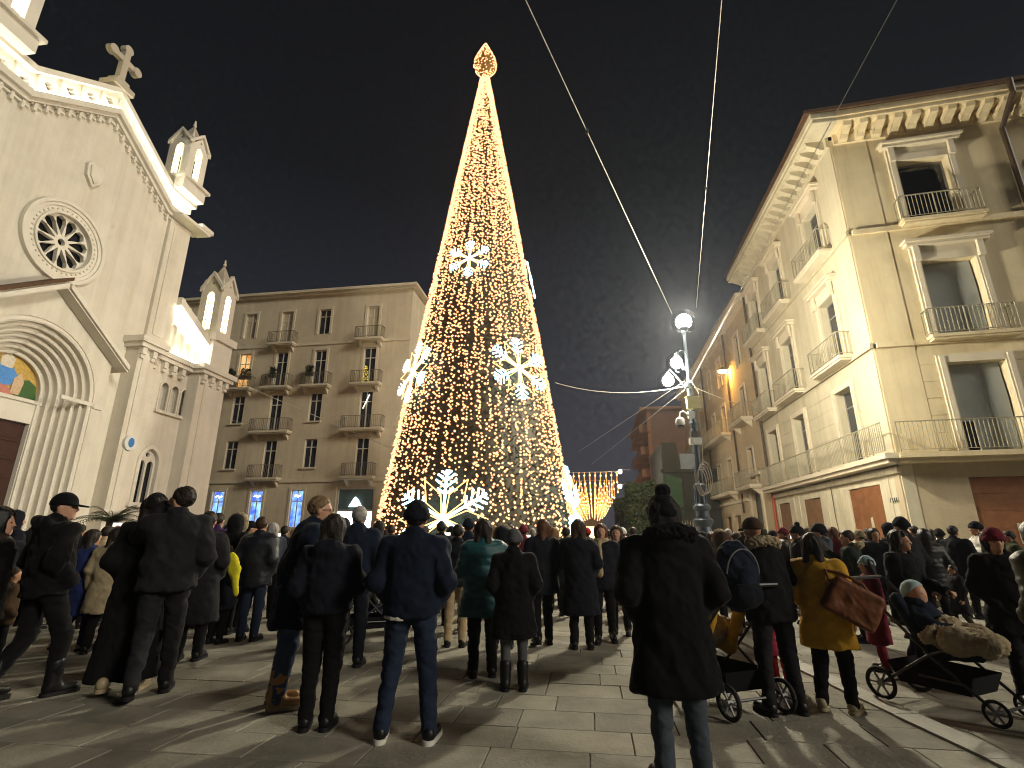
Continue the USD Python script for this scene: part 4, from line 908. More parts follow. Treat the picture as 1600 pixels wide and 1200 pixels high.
# ------------------------------------------------------------------ overhead wires
def wire(a, b, sag, r, lab, knots=()):
    a, b = np.array(a), np.array(b); s = np.linspace(0, 1, 24)
    P = a + (b - a) * s[:, None]; P[:, 2] -= sag * 4 * s * (1 - s)
    m = MB().tube(P, r * 0.68, 6)
    w = solo("overhead_wire", m, M_wire, lab, "wire")
    for k in knots:
        q = P[int(k * 23)]; part(w, "clamp", MB().sphere(q, [0.05, 0.05, 0.09], 1), M_iron)
def build_wires():
    top = np.array([LX_, LY, rise(602, LY)])
    wire(at(815, -14, 7.0), at(1050, 490, 24.0), 0.0, 0.016, "long wire running down from the top centre towards the lamp globes", (0.22,))
    wire(at(1131, -40, 7.5), at(1088, 480, 26.0), 0.0, 0.017, "wire dropping nearly straight from the top edge behind the brightest globe", (0.42,))
    wire(at(1412, -20, 9.5), top, 0.0, 0.015, "slanting wire from the lamp post up across the corner house cornice")
    e = at(868, 598, 21.0); wire(top, e, 0.35, 0.022, "pale sagging cable between the lit tree and the lamp post")
    wire(top, at(1192, 642, 29.0), 0.1, 0.02, "short cable from the lamp post to the street house front")
    wire(top + [-0.1, 0.2, 0.2], at(905, 705, 30.0), 0.0, 0.012, "upper thin wire slanting down left from the lamp post")
    wire(top + [-0.1, 0.2, -0.1], at(925, 725, 34.0), 0.0, 0.012, "lower thin wire slanting down left from the lamp post")
    wire(at(358, 592, 25.5), at(610, 700, 21.0), 0.0, 0.02, "cable from the church cornice down towards the tree")
    wire(at(300, 640, 26.5), at(560, 692, 27.0), 0.2, 0.014, "fainter lower cable crossing in front of the apartment house")
build_wires()

# ------------------------------------------------------------------ palm in front of the church
def build_palm():
    p = at(176, 815, 13.0); h = p[2]
    t = thing("palm_plant", "dark spiky palm in front of the church wall, between the walkers", "palm", (p[0], p[1], 0))
    part(t, "trunk", MB().tube([[0, 0, 0], [0.03, 0, h * 0.5], [0, 0, h]], [0.2, 0.16, 0.13], 10), M_pipe)
    part(t, "tub", MB().lathe([(0.0, 0.01), (0.4, 0.01), (0.5, 0.6), (0.55, 0.62), (0.55, 0.7), (0.46, 0.7), (0.45, 0.6), (0, 0.6)], 20), M_church_shade)
    r_ = np.random.default_rng(2)
    Ml = mat("palm_green", (0.035, 0.045, 0.022), 0.5, 0.3, 4)
    for k in range(22):
        a = k * 2.399; el = r_.uniform(0.15, 1.1); L = r_.uniform(0.75, 1.0)
        d = np.array([math.cos(a), math.sin(a), 0]); s = np.linspace(0, 1, 9)
        P = [np.array([0, 0, h]) + d * L * x * math.cos(el) + np.array([0, 0, L * (x * math.sin(el) - 0.45 * x * x)]) for x in s]
        m = MB().tube(P, np.linspace(0.014, 0.004, 9), 4); w = np.array([-d[1], d[0], 0])
        for i in range(1, 9):
            for sg in (-1, 1):
                for q in (0, 0.5):
                    b = P[i - 1] + (P[i] - P[i - 1]) * q; ll = 0.26 * math.sin(PI * min(1, 0.15 + i / 9.5)) + 0.04
                    m.add([b, b + (P[i] - P[i - 1]) * 0.22, b + sg * w * ll + (P[i] - P[i - 1]) * 1.0 + [0, 0, -0.05]], [[0, 1, 2]])
        part(t, "frond", m, Ml)
build_palm()

# ------------------------------------------------------------------ people: one smooth body each, clothes over it
def seg(P, a, b, ra, rb):
    a, b = np.asarray(a, np.float32), np.asarray(b, np.float32); d = b - a
    t = np.clip(((P - a) @ d) / (d @ d + 1e-9), 0, 1)
    return np.linalg.norm(P - a - t[:, None] * d, axis=1) - (ra + (rb - ra) * t)
def ell(P, c, r):
    q = (P - np.asarray(c, np.float32)) / np.asarray(r, np.float32); k = np.linalg.norm(q, axis=1)
    return (k - 1) * min(r) * (1 + 0 * k)
def smin(a, b, k):
    h = np.maximum(k - np.abs(a - b), 0) / k
    return np.minimum(a, b) - h * h * k * 0.25
def union(P, prims, k):
    d = None
    for p in prims:
        e = seg(P, *p) if len(p) == 4 else ell(P, *p)
        d = e if d is None else smin(d, e, k)
    return d
_EDGES = [(0, 1), (0, 2), (0, 4), (1, 3), (1, 5), (2, 3), (2, 6), (3, 7), (4, 5), (4, 6), (5, 7), (6, 7)]
def surface(field, lo, hi, h):
    lo = np.asarray(lo, np.float32); n = np.ceil((np.asarray(hi) - lo) / h).astype(int) + 1
    g = np.stack(np.meshgrid(*[np.arange(k, dtype=np.float32) for k in n], indexing="ij"), -1)
    F = field((g.reshape(-1, 3) * h + lo).astype(np.float32)).reshape(n)
    F = np.where(np.abs(F) < 1e-6, 1e-6, F)
    for ax in range(3):                                    # close the surface at the edges of the box
        ix = [slice(None)] * 3; ix[ax] = 0; F[tuple(ix)] = np.maximum(F[tuple(ix)], 1e-3); ix[ax] = -1; F[tuple(ix)] = np.maximum(F[tuple(ix)], 1e-3)
    S = F < 0
    C = [F[(i >> 2) & 1: n[0] - 1 + ((i >> 2) & 1), (i >> 1) & 1: n[1] - 1 + ((i >> 1) & 1), i & 1: n[2] - 1 + (i & 1)] for i in range(8)]
    cnt = sum((c < 0).astype(np.int8) for c in C); act = (cnt > 0) & (cnt < 8)
    idx = np.full(act.shape, -1, int); idx[act] = np.arange(act.sum())
    c = np.stack([x[act] for x in C], 1); base = np.argwhere(act)
    off = np.array([[(i >> 2) & 1, (i >> 1) & 1, i & 1] for i in range(8)], float)
    acc = np.zeros((len(base), 3)); num = np.zeros(len(base))
    for a, b in _EDGES:
        m = (c[:, a] < 0) != (c[:, b] < 0); t = np.where(m, c[:, a] / np.where(m, c[:, a] - c[:, b], 1), 0)
        acc += m[:, None] * (off[a] + t[:, None] * (off[b] - off[a])); num += m
    V = (base + acc / num[:, None]) * h + lo
    T = []
    for ax in range(3):
        o = [(1, 2), (2, 0), (0, 1)][ax]
        sl = lambda d0, d1: tuple(slice(None) for _ in range(3))
        A = np.moveaxis(S, (ax, *o), (0, 1, 2)); I = np.moveaxis(idx, (ax, *o), (0, 1, 2))
        s0, s1 = A[:-1, 1:-1, 1:-1], A[1:, 1:-1, 1:-1]
        q = [I[:, :-1, :-1], I[:, 1:, :-1], I[:, 1:, 1:], I[:, :-1, 1:]]
        for m, rev in ((s0 & ~s1, False), (~s0 & s1, True)):
            k = np.stack([x[m] for x in q], 1)
            if rev: k = k[:, ::-1]
            T += [k[:, [0, 1, 2]], k[:, [0, 2, 3]]]
    return V, np.vstack(T)
def fold(vf, amp, fr, seed, squash=(1, 1, 0.7)):
    v, f = vf
    if not amp or not len(v): return vf
    n = np.zeros_like(v); fn = np.cross(v[f[:, 1]] - v[f[:, 0]], v[f[:, 2]] - v[f[:, 0]])
    for k in range(3): np.add.at(n, f[:, k], fn)
    n /= np.linalg.norm(n, axis=1, keepdims=True) + 1e-12
    w = meshkit.fbm(v * np.array(squash) * fr + seed * 7.3, 3, seed)
    w = 1 - 2 * np.abs(w - 0.5)                             # ridges, like creased cloth
    return v + n * ((w - 0.75) * amp)[:, None], f
def join(*ms):
    V, F, k = [], [], 0
    for v, f in ms: V.append(v); F.append(np.asarray(f) + k); k += len(v)
    return np.vstack(V), np.vstack(F)
_hand = {}
def hand_mesh(curl):
    if curl in _hand: return _hand[curl]
    pr = [((0.0, 0.0, 0), (0.03, 0, 0), 0.022, 0.02)]
    for i, y in enumerate((0.030, 0.010, -0.010, -0.028)):
        pr.append(((0.02, y * 0.7, 0), (0.088, y, 0), 0.015, 0.0125))
        L = (0.070, 0.080, 0.074, 0.056)[i]; a = curl * (0.5 + 0.12 * i); p0 = np.array([0.088, y, 0])
        p1 = p0 + L * 0.5 * np.array([math.cos(a), 0, -math.sin(a)]); a2 = a + curl * 0.9; p2 = p1 + L * 0.5 * np.array([math.cos(a2), 0.0, -math.sin(a2)])
        pr += [(p0, p1, 0.0100, 0.0088), (p1, p2, 0.0088, 0.0074)]
    pr += [((0.028, 0.026, -0.004), (0.062, 0.054, -0.014 - 0.01 * curl), 0.0145, 0.0115), ((0.062, 0.054, -0.014 - 0.01 * curl), (0.094, 0.058, -0.03 - 0.02 * curl), 0.0108, 0.0085)]
    _hand[curl] = surface(lambda P: union(P, pr, 0.008), (-0.03, -0.06, -0.13), (0.20, 0.09, 0.045), 0.0062)
    return _hand[curl]
def place_hand(W, d, thumb, curl, side):
    v, f = hand_mesh(curl); d = np.asarray(d, float); d /= np.linalg.norm(d)
    y = np.asarray(thumb, float); y -= d * (y @ d); y /= np.linalg.norm(y); z = np.cross(d, y) * (1 if side > 0 else -1)
    R = np.stack([d, y, z], 1); v2 = v @ R.T + np.asarray(W)
    return v2, (f if np.linalg.det(R) > 0 else f[:, ::-1])
ARMS = {  # elbow, wrist, direction of the hand, direction of the thumb, curl (for the right side)
    "down": ((0.255, -0.02, 1.14), (0.255, 0.06, 0.90), (0, 0.15, -1), (0, 1, 0.1), 0.55),
    "pocket": ((0.262, -0.07, 1.14), (0.185, 0.115, 0.965), (-0.4, 0.3, -0.8), (0, 1, 0), 0.5),
    "phone": ((0.235, 0.12, 1.18), (0.09, 0.33, 1.40), (-0.25, 0.25, 1), (-1, 0, 0.2), 0.9),
    "high": ((0.22, 0.22, 1.42), (0.10, 0.34, 1.66), (-0.2, 0.1, 1), (-1, 0, 0.2), 0.9),
    "raise": ((0.27, 0.16, 1.32), (0.13, 0.17, 1.58), (-0.5, -0.1, 0.8), (0, -1, 0.3), 0.8),
    "fold": ((0.26, 0.04, 1.14), (0.04, 0.20, 1.18), (-1, 0.1, 0.15), (0, 0, 1), 0.5),
    "push": ((0.25, 0.04, 1.14), (0.20, 0.36, 1.04), (-0.3, 0.9, -0.1), (-1, 0, 0.2), 1.2),
    "hold": ((0.29, -0.02, 1.16), (0.36, 0.10, 0.95), (0.2, 0.4, -0.8), (0, 1, 0), 1.1)}
_geo = {}
def figure(near, hem, kind, arms, stance, walk, lean, hair, hat, hood, skirt, neck, fur, turn, wide, gloves, shoe):
    key = (near, hem, kind, arms, stance, walk, lean, hair, hat, hood, skirt, neck, fur, turn, wide, gloves, shoe)
    if key in _geo: return _geo[key]
    G = {}; hb, hc = (0.0125, 0.0165) if near == 2 else ((0.019, 0.024) if near == 1 else (0.028, 0.034))
    ln = lambda p: (p[0], p[1] + lean * max(p[2] - 0.92, 0), p[2] - 0.35 * lean * lean * max(p[2] - 0.92, 0))
    L = []
    for s, st in ((1, walk), (-1, -walk)):
        ax = s * stance; lift = 0.05 if st < 0 else 0.0
        L.append(((s * 0.09, 0, 0.92), (s * (0.09 + stance) / 2 * 1.04, 0.03 + st * (0.75 if st > 0 else 0.15), 0.50), (ax, st - 0.02, 0.10 + lift), s, st, lift))
    A = {s: ARMS[arms[0] if s > 0 else arms[1]] for s in (1, -1)}
    w = wide
    sh = {s: ln((s * 0.185 * w, 0, 1.405)) for s in (1, -1)}
    EL = {s: ln((s * (A[s][0][0] - 0.185 + 0.185 * w), A[s][0][1], A[s][0][2])) for s in (1, -1)}
    WR = {s: ln((s * (A[s][1][0]), A[s][1][1], A[s][1][2])) for s in (1, -1)}
    NB, HD = ln((0, -0.005, 1.45)), np.array(ln((0, 0.02, 1.62)))
    ct, st_ = math.cos(turn), math.sin(turn)
    hd = lambda x, y, z: tuple(HD + np.array([x * ct - y * st_, x * st_ + y * ct, z - 1.62]))
    hl = lambda P: np.stack([(P[:, 0] - HD[0]) * ct + (P[:, 1] - HD[1]) * st_, -(P[:, 0] - HD[0]) * st_ + (P[:, 1] - HD[1]) * ct, P[:, 2] - HD[2]], 1)
    tors = [(ln((s * 0.085, 0, 1.33)), ln((s * 0.07, 0.0, 1.10)), 0.09, 0.072) for s in (1, -1)] + [(ln((s * 0.07, 0, 1.10)), (s * 0.07, 0, 0.93), 0.072, 0.078) for s in (1, -1)]
    tors += [(ln((0, 0, 1.40)), sh[1], 0.075, 0.06), (ln((0, 0, 1.40)), sh[-1], 0.075, 0.06)]
    legs = []
    for h, k, a, s, st, lf in L: legs += [(h, k, 0.066, 0.044), (k, a, 0.042, 0.030)]
    armp = []
    for s in (1, -1): armp += [(sh[s], EL[s], 0.046, 0.038), (EL[s], WR[s], 0.037, 0.026)]
    def headf(P):
        q = hl(P)
        d = smin(ell(q, (0, -0.025, 0.04), (0.077, 0.096, 0.09)), ell(q, (0, 0.022, -0.025), (0.058, 0.066, 0.078)), 0.04)
        d = smin(d, seg(q, (0, 0.078, 0.012), (0, 0.100, -0.020), 0.010, 0.0155), 0.014)
        d = smin(d, seg(q, (-0.034, 0.066, 0.028), (0.034, 0.066, 0.028), 0.013, 0.013), 0.02)
        d = smin(d, ell(q, (0, 0.062, -0.088), (0.024, 0.022, 0.02)), 0.03)
        d = smin(d, seg(q, (-0.02, 0.076, -0.052), (0.02, 0.076, -0.052), 0.0085, 0.0085), 0.01)
        for s in (1, -1):
            d = np.maximum(d, -(np.linalg.norm(q - np.float32([s * 0.031, 0.092, 0.005]), axis=1) - 0.0135))
            d = smin(d, ell(q, (s * 0.077, -0.012, -0.002), (0.013, 0.026, 0.034)), 0.01)
        return d
    def bodyf(P):
        d = union(P, tors + legs + armp, 0.05)
        d = smin(d, seg(P, NB, tuple(HD + [0, -0.02, -0.06]), 0.058, 0.052), 0.04)
        d = smin(d, union(P, [(L[i][2], (L[i][2][0], L[i][2][1] + 0.15, 0.035 + L[i][5] * 0.4), 0.026, 0.012) for i in (0, 1)], 0.02), 0.03)
        return smin(d, headf(P), 0.03)
    allp = np.array([L[0][2], L[1][2], EL[1], EL[-1], WR[1], WR[-1], tuple(HD)]); lo = np.array([min(-0.32 * w, allp[:, 0].min() - 0.1), min(-0.22, allp[:, 1].min() - 0.2), 0.0]); hi = np.array([max(0.32 * w, allp[:, 0].max() + 0.1), max(0.25, allp[:, 1].max() + 0.24), 1.80])
    B = surface(bodyf, lo, hi, hb)
    for s in (1, -1):
        _, _, d, th, cu = A[s]
        hm = place_hand(WR[s], (s * d[0], d[1], d[2]), (s * th[0], th[1], th[2]), cu, s)
        nm = arms[0] if s > 0 else arms[1]
        if nm == "pocket": continue
        if gloves: G["glove" + ("" if s > 0 else "_b")] = (hm[0], hm[1])
        else: B = join(B, hm)
    G["body"] = B
    # jacket or coat with sleeves
    t = {"coat": 0.035, "puffer": 0.05, "jacket": 0.035, "thin": 0.022}[kind]
    fl = 0.05 if hem < 0.75 else 0.012
    hz = max(hem - 0.15, 0.12)
    hy = 0.5 * (L[0][1][1] + L[1][1][1]) * (0.6 if hem < 0.8 else 0)
    cp = [(ln((s * 0.085 * w, -0.005, 1.33)), ln((s * 0.078 * w, 0.0, 1.10)), 0.10 + t, 0.092 + t) for s in (1, -1)] + [(ln((s * 0.078 * w, 0, 1.10)), (s * (0.085 * w + fl), hy, hz), 0.092 + t, 0.098 + t + fl * 0.6) for s in (1, -1)]
    cp += [(ln((0, -0.005, 1.33)), ln((0, 0.0, 1.08)), 0.105 + t, 0.10 + t), (ln((0, 0.0, 1.08)), (0, hy, hz), 0.10 + t, 0.118 + t + fl * 0.6)]
    cp += [(ln((0, 0, 1.395)), sh[s], 0.078 + t * 0.7, 0.060 + t * 0.7) for s in (1, -1)]
    sl = []
    for s in (1, -1): sl += [(sh[s], EL[s], 0.058 + t * 0.75, 0.048 + t * 0.8), (EL[s], tuple(np.array(WR[s]) * 0.96 + np.array(EL[s]) * 0.04), 0.048 + t * 0.8, 0.040 + t * 0.6)]
    NC = tuple(HD + [0, -0.02, -0.02])
    def coatf(P):
        d = smin(union(P, cp, 0.07), union(P, sl, 0.03), 0.035)
        d = smin(d, seg(P, ln((0, -0.02, 1.42)), tuple(HD + [0, -0.035, -0.12]), 0.105 + t * 0.4, 0.088), 0.03)
        if hood == "down": d = smin(d, ell(P, ln((0, -0.12, 1.455)), (0.13, 0.065, 0.085)), 0.03)
        if kind == "puffer": d = d - 0.013 * np.abs(np.sin(P[:, 2] * 36.0)) ** 0.6 + 0.006
        d = np.maximum(d, hem - P[:, 2] + 0.015 * np.sin(P[:, 0] * 9 + P[:, 1] * 14))
        for s in (1, -1):
            e = np.array(WR[s]) - np.array(EL[s]); e /= np.linalg.norm(e)
        return np.maximum(d, -seg(P, tuple(HD + [0, 0.0, -0.16]), tuple(HD + [0, 0.01, 0.1]), 0.066, 0.085))
    clo, chi = lo + [-0.06, -0.10, max(hem - 0.05, 0) if min(WR[1][2], WR[-1][2]) > hem + 0.1 else min(hem, WR[1][2], WR[-1][2]) - 0.12], hi + [0.06, 0.04, 0.0]
    def coat2(P):                                            # the hem cuts the body of the coat, the sleeves may hang lower
        a = smin(union(P, cp, 0.07), seg(P, ln((0, -0.02, 1.42)), tuple(HD + [0, -0.035, -0.12]), 0.105 + t * 0.4, 0.088), 0.03)
        if hood == "down": a = smin(a, ell(P, ln((0, -0.12, 1.455)), (0.13, 0.065, 0.085)), 0.03)
        a = np.maximum(a, hem - P[:, 2] + 0.012 * np.sin(P[:, 0] * 9 + P[:, 1] * 14))
        d = smin(a, union(P, sl, 0.03), 0.03)
        if kind == "puffer": d = d - 0.014 * np.abs(np.sin(P[:, 2] * 36.0)) ** 0.6 + 0.006
        return np.maximum(d, -seg(P, tuple(HD + [0, 0.0, -0.16]), tuple(HD + [0, 0.01, 0.1]), 0.064, 0.085))
    G["coat"] = fold(surface(coat2, clo, chi, hc), {"coat": 0.048, "puffer": 0.024, "jacket": 0.056, "thin": 0.03}[kind], 6.5, int(hem * 100) + len(arms[0]))
    tp = []
    for h, k, a, s, st, lf in L: tp += [((h[0], h[1], 0.95), k, 0.105, 0.073), (k, (a[0], a[1], a[2] - 0.02), 0.073, 0.058 if shoe != "slim" else 0.05)]
    tp += [((-0.06, 0, 0.95), (0.06, 0, 0.95), 0.115, 0.115)]
    if skirt is None: G["trousers"] = fold(surface(lambda P: np.maximum(np.maximum(union(P, tp, 0.03), 0.05 - P[:, 2]), P[:, 2] - 1.05), (lo[0], lo[1], 0.02), (hi[0], hi[1], 1.10), hc), 0.030, 7.5, 5, (1, 1, 1.5))
    else:
        skp = [((s * 0.06, 0, 0.98), (s * 0.13, 0.02, skirt - 0.2), 0.12, 0.19) for s in (1, -1)]
        G["skirt"] = fold(surface(lambda P: np.maximum(np.maximum(union(P, skp, 0.06), skirt - P[:, 2]), P[:, 2] - 1.05), (-0.45, -0.35, skirt - 0.06), (0.45, 0.4, 1.1), hc), 0.05, 5.0, 6, (1.5, 1.5, 0.2))
        G["stockings"] = surface(lambda P: union(P, [(k, (a[0], a[1], a[2] - 0.03), 0.062, 0.046) for h, k, a, s, st, lf in L] + [(h, k, 0.088, 0.062) for h, k, a, s, st, lf in L], 0.02), (lo[0], lo[1], 0.02), (hi[0], hi[1], 0.8), hc)
    for i, (h, k, a, s, st, lf) in enumerate(L):
        tx, ty = a[0] + s * 0.025, a[1] + 0.17
        up = [((a[0], a[1] - 0.02, 0.075 + lf), (a[0], a[1] + 0.03, 0.085 + lf), 0.048, 0.05), ((a[0], a[1] - 0.02, 0.055 + lf), (tx, ty, 0.045 + lf * 0.5), 0.046, 0.038)]
        if shoe == "boot": up.append((a, tuple(np.array(a) + 0.17 * (np.array(k) - np.array(a)) / np.linalg.norm(np.array(k) - np.array(a))), 0.06, 0.069))
        hs = 0.012 if near == 2 else 0.02
        G["shoe" + ("" if i == 0 else "_b")] = surface(lambda P: np.maximum(union(P, up, 0.02), 0.022 + lf * 0.5 - P[:, 2]), (a[0] - 0.13, a[1] - 0.12, -0.02), (a[0] + 0.13, a[1] + 0.26, 0.36 + lf), hs)
        o = affinity.translate(LineString([(a[0], a[1] - 0.03), (tx, ty)]).buffer(0.046, 6), 0, 0); mm = trimesh.creation.extrude_polygon(o, 0.034, engine="earcut")
        vv = np.array(mm.vertices) + [0, 0, 0.0]; vv[:, 2] += lf * np.clip((a[1] + 0.17 - vv[:, 1]) / 0.2, 0, 1)
        G["sole" + ("" if i == 0 else "_b")] = (vv, np.array(mm.faces))
    hg = {2: 0.010, 1: 0.016, 0: 0.022}[near]; hlo, hhi = HD + [-0.2, -0.24, -0.5], HD + [0.2, 0.2, 0.24]
    cran = lambda q, e: ell(q, (0, -0.027, 0.042), (0.077 + e, 0.096 + e, 0.09 + e))
    if hair == "short": G["hair"] = fold(surface(lambda P: (lambda q: np.maximum(np.maximum(cran(q, 0.012), -0.045 - q[:, 2] + np.maximum(q[:, 1], 0) * 1.0), (q[:, 1] * 0.95 - (q[:, 2] - 0.012))))(hl(P)), hlo, hhi, hg), 0.022, 24, 2)
    if hair in ("long", "bob"):
        ez = -0.34 if hair == "long" else -0.14
        def hf(P):
            q = hl(P); d = smin(cran(q, 0.02), smin(seg(q, (0.045, -0.06, 0.02), (0.06, -0.095, ez), 0.062, 0.045), seg(q, (-0.045, -0.06, 0.02), (-0.06, -0.095, ez), 0.062, 0.045), 0.05), 0.05)
            return np.maximum(d, np.maximum(q[:, 1] * 0.9 - (q[:, 2] - 0.015), -0.5 - q[:, 2]) * np.where(q[:, 1] > 0.02, 1, 0) - 9 * (q[:, 1] <= 0.02))
        G["hair"] = fold(surface(hf, hlo, hhi, hg), 0.03, 20, 3, (1, 1, 0.15))
    if hat in ("beanie", "pom"):
        def bf(P):
            q = hl(P); d = np.maximum(cran(q * np.float32([1, 1, 0.94]), 0.026), 0.014 + 0.1 * q[:, 1] - q[:, 2])
            return smin(d, np.maximum(np.maximum(cran(q, 0.034), 0.012 + 0.1 * q[:, 1] - q[:, 2]), q[:, 2] - 0.06 - 0.1 * q[:, 1]), 0.01)
        G["beanie"] = fold(surface(bf, hlo, hhi, hg), 0.018, 13, 4)
        if hat == "pom": G["pompom"] = fold(surface(lambda P: np.linalg.norm(hl(P) - np.float32([0.0, -0.05, 0.175]), axis=1) - 0.05, HD + [-0.15, -0.18, 0.08], HD + [0.15, 0.12, 0.28], hg * 0.8), 0.03, 30, 8)
    if hat == "cap":
        def kf(P):
            q = hl(P); d = np.maximum(cran(q, 0.018), 0.02 - q[:, 2])
            return smin(d, np.maximum(ell(q, (0, 0.10, 0.022), (0.075, 0.09, 0.3)), np.abs(q[:, 2] - 0.028 + 0.18 * np.maximum(q[:, 1] - 0.08, 0)) - 0.008), 0.01)
        G["cap"] = surface(kf, hlo, hhi, hg)
    if hood == "up":
        def of(P):
            q = hl(P); d = smin(ell(q, (0, -0.035, 0.03), (0.118, 0.135, 0.135)), seg(q, (0, -0.05, -0.05), (0, -0.04, -0.17), 0.10, 0.11), 0.06)
            return np.maximum(d, -ell(q, (0, 0.12, 0.0), (0.082, 0.13, 0.115)))
        G["hood"] = fold(surface(of, hlo, hhi, hg * 1.2), 0.03, 9, 9)
    if fur:
        c = np.array(ln((0, -0.07, 1.49)))
        if hood == "up": rp = [hd(0.115 * math.cos(a), 0.055, 1.63 + 0.135 * math.sin(a)) for a in np.linspace(-0.9, PI + 0.9, 14)]
        else: rp = [tuple(c + [0.135 * math.cos(a), 0.06 * math.sin(a) - 0.05, 0.035 * abs(math.sin(a))]) for a in np.linspace(PI * 0.95, 2.05 * PI, 12)]
        pr = [(rp[i], rp[i + 1], 0.042, 0.042) for i in range(len(rp) - 1)]
        G["fur_trim"] = fold(surface(lambda P: union(P, pr, 0.02), hlo - [0.05, 0.05, 0], hhi + [0.05, 0.05, 0], hg), 0.05, 34, 12)
    if neck == "scarf":
        pr = [(tuple(HD + [0.085 * math.cos(a), 0.08 * math.sin(a) - 0.02, -0.13]), tuple(HD + [0.085 * math.cos(a + 0.5), 0.08 * math.sin(a + 0.5) - 0.02, -0.135]), 0.042, 0.042) for a in np.arange(0, 2 * PI, 0.5)]
        pr += [(tuple(HD + [0.04, 0.10, -0.15]), tuple(HD + [0.05, 0.185, -0.62]), 0.04, 0.055)]
        G["scarf"] = fold(surface(lambda P: union(P, pr, 0.02), HD + [-0.25, -0.2, -0.75], HD + [0.25, 0.3, 0.0], 0.016), 0.02, 14, 14)
    G["eyes"] = join(*[(lambda m, s: (np.array(m.vertices) * 0.0115 + hd(s * 0.031, 0.0735, 1.625), np.array(m.faces)))(trimesh.creation.icosphere(1, 1.0), s) for s in (1, -1)])
    _geo[key] = (G, HD, WR); return _geo[key]

CLOTH = {"black": (0.0055, 0.0055, 0.006), "ink": (0.008, 0.0095, 0.015), "navy": (0.008, 0.0125, 0.025), "blue": (0.02, 0.03, 0.11), "teal": (0.014, 0.075, 0.085), "charcoal": (0.014, 0.014, 0.0155), "grey": (0.075, 0.075, 0.08),
         "olive": (0.040, 0.042, 0.022), "brown": (0.060, 0.036, 0.020), "beige": (0.30, 0.24, 0.15), "tan": (0.32, 0.17, 0.06), "mustard": (0.50, 0.27, 0.03), "maroon": (0.13, 0.012, 0.025), "pink": (0.45, 0.03, 0.085),
         "red": (0.30, 0.02, 0.02), "white": (0.60, 0.58, 0.52), "jeans": (0.045, 0.065, 0.11), "darkjeans": (0.016, 0.024, 0.045), "lightblue": (0.30, 0.40, 0.42), "greenblack": (0.016, 0.024, 0.018), "yellow": (0.5, 0.44, 0.02), "purple": (0.035, 0.015, 0.06), "slate": (0.05, 0.06, 0.075), "leather": (0.14, 0.045, 0.014), "sand": (0.36, 0.27, 0.16)}
HAIR = {"dark": (0.014, 0.009, 0.006), "brown": (0.04, 0.02, 0.010), "blond": (0.26, 0.15, 0.06), "grey": (0.28, 0.26, 0.24), "auburn": (0.09, 0.03, 0.012), "sandy": (0.16, 0.10, 0.05)}
SKIN = mat("skin", (0.46, 0.25, 0.16), 0.5, 0.08, 9, obj=True)
M_eye = mat("eye", (0.05, 0.035, 0.03), 0.15)
def cloth(c, shiny=False): return mat(("shell_" if shiny else "cloth_") + c, CLOTH[c], 0.42 if shiny else 0.85, 0.22, 14, 0.25, 160, spec=0.35 if shiny else 0.1, sheen=0.0 if shiny else 0.05, obj=True)
people = {}
def person(label, px, top, Y, rot=0.0, coat="black", hem=0.80, kind="jacket", arms=("pocket", "pocket"), legs="black", shoes="black", sole=None, shoe="low", hair="short", hcol="dark", hat=None, hatc="black", hood=None, furc=None, skirt=None, scarf=None,
           stance=0.11, walk=0.0, lean=0.0, turn=0.0, wide=1.0, near=0, H=None, gloves=False, group=None, cat="person", xpx=None):
    p = at(px, top, Y)
    if H is None: H = p[2] - (0.09 if hat == "pom" else 0.025 if hat or hood == "up" else 0.0) + 0.35 * lean * lean * 0.85
    if hair is None and hat is None and hood is None: hair = "bald"
    G, HD, WR = figure(near, hem, kind, arms, stance, walk, lean, hair, hat, hood, skirt, "scarf" if scarf else None, bool(furc), turn, wide, gloves, shoe)
    s = H / 1.75; rz = math.radians(rot)
    ox = -math.sin(rz) * HD[1] * s if abs(lean) > 0.05 else 0.0
    t = thing("person", label, cat, (p[0] - ox, Y, 0), rz, group)
    M = {"body": SKIN, "coat": cloth(coat, kind == "puffer"), "trousers": cloth(legs), "skirt": cloth(coat if skirt else legs), "stockings": cloth(legs), "hair": mat("hair_" + hcol, HAIR[hcol], 0.55, 0.3, 30, 0.4, 120, obj=True), "beanie": cloth(hatc), "pompom": cloth(hatc), "cap": cloth(hatc), "hood": cloth(coat, kind == "puffer"),
         "fur_trim": cloth(furc) if furc else None, "scarf": cloth(scarf) if scarf else None, "eyes": M_eye, "glove": cloth("black"), "shoe": mat("leather_" + shoes, CLOTH[shoes], 0.45, 0.15, 20, obj=True), "sole": mat("sole_" + (sole or "black"), CLOTH[sole or "black"], 0.7, obj=True)}
    body = None
    for k in sorted(G, key=lambda n: (n != "body", "sole" in n, n)):
        nm = k.replace("_b", ""); v, f = G[k]
        if not len(v): continue
        par = t
        if nm == "eyes":
            if near == 0: continue
            par = body
        if nm == "sole": par = shoe_paths[k.replace("sole", "shoe")]
        q = part(par, nm, (v * s, f), M[nm], smooth=(nm not in ("sole",)))
        if nm == "body": body = q; shoe_paths = {}
        if nm == "shoe": shoe_paths[k] = q
    return t, s, HD, WR, turn

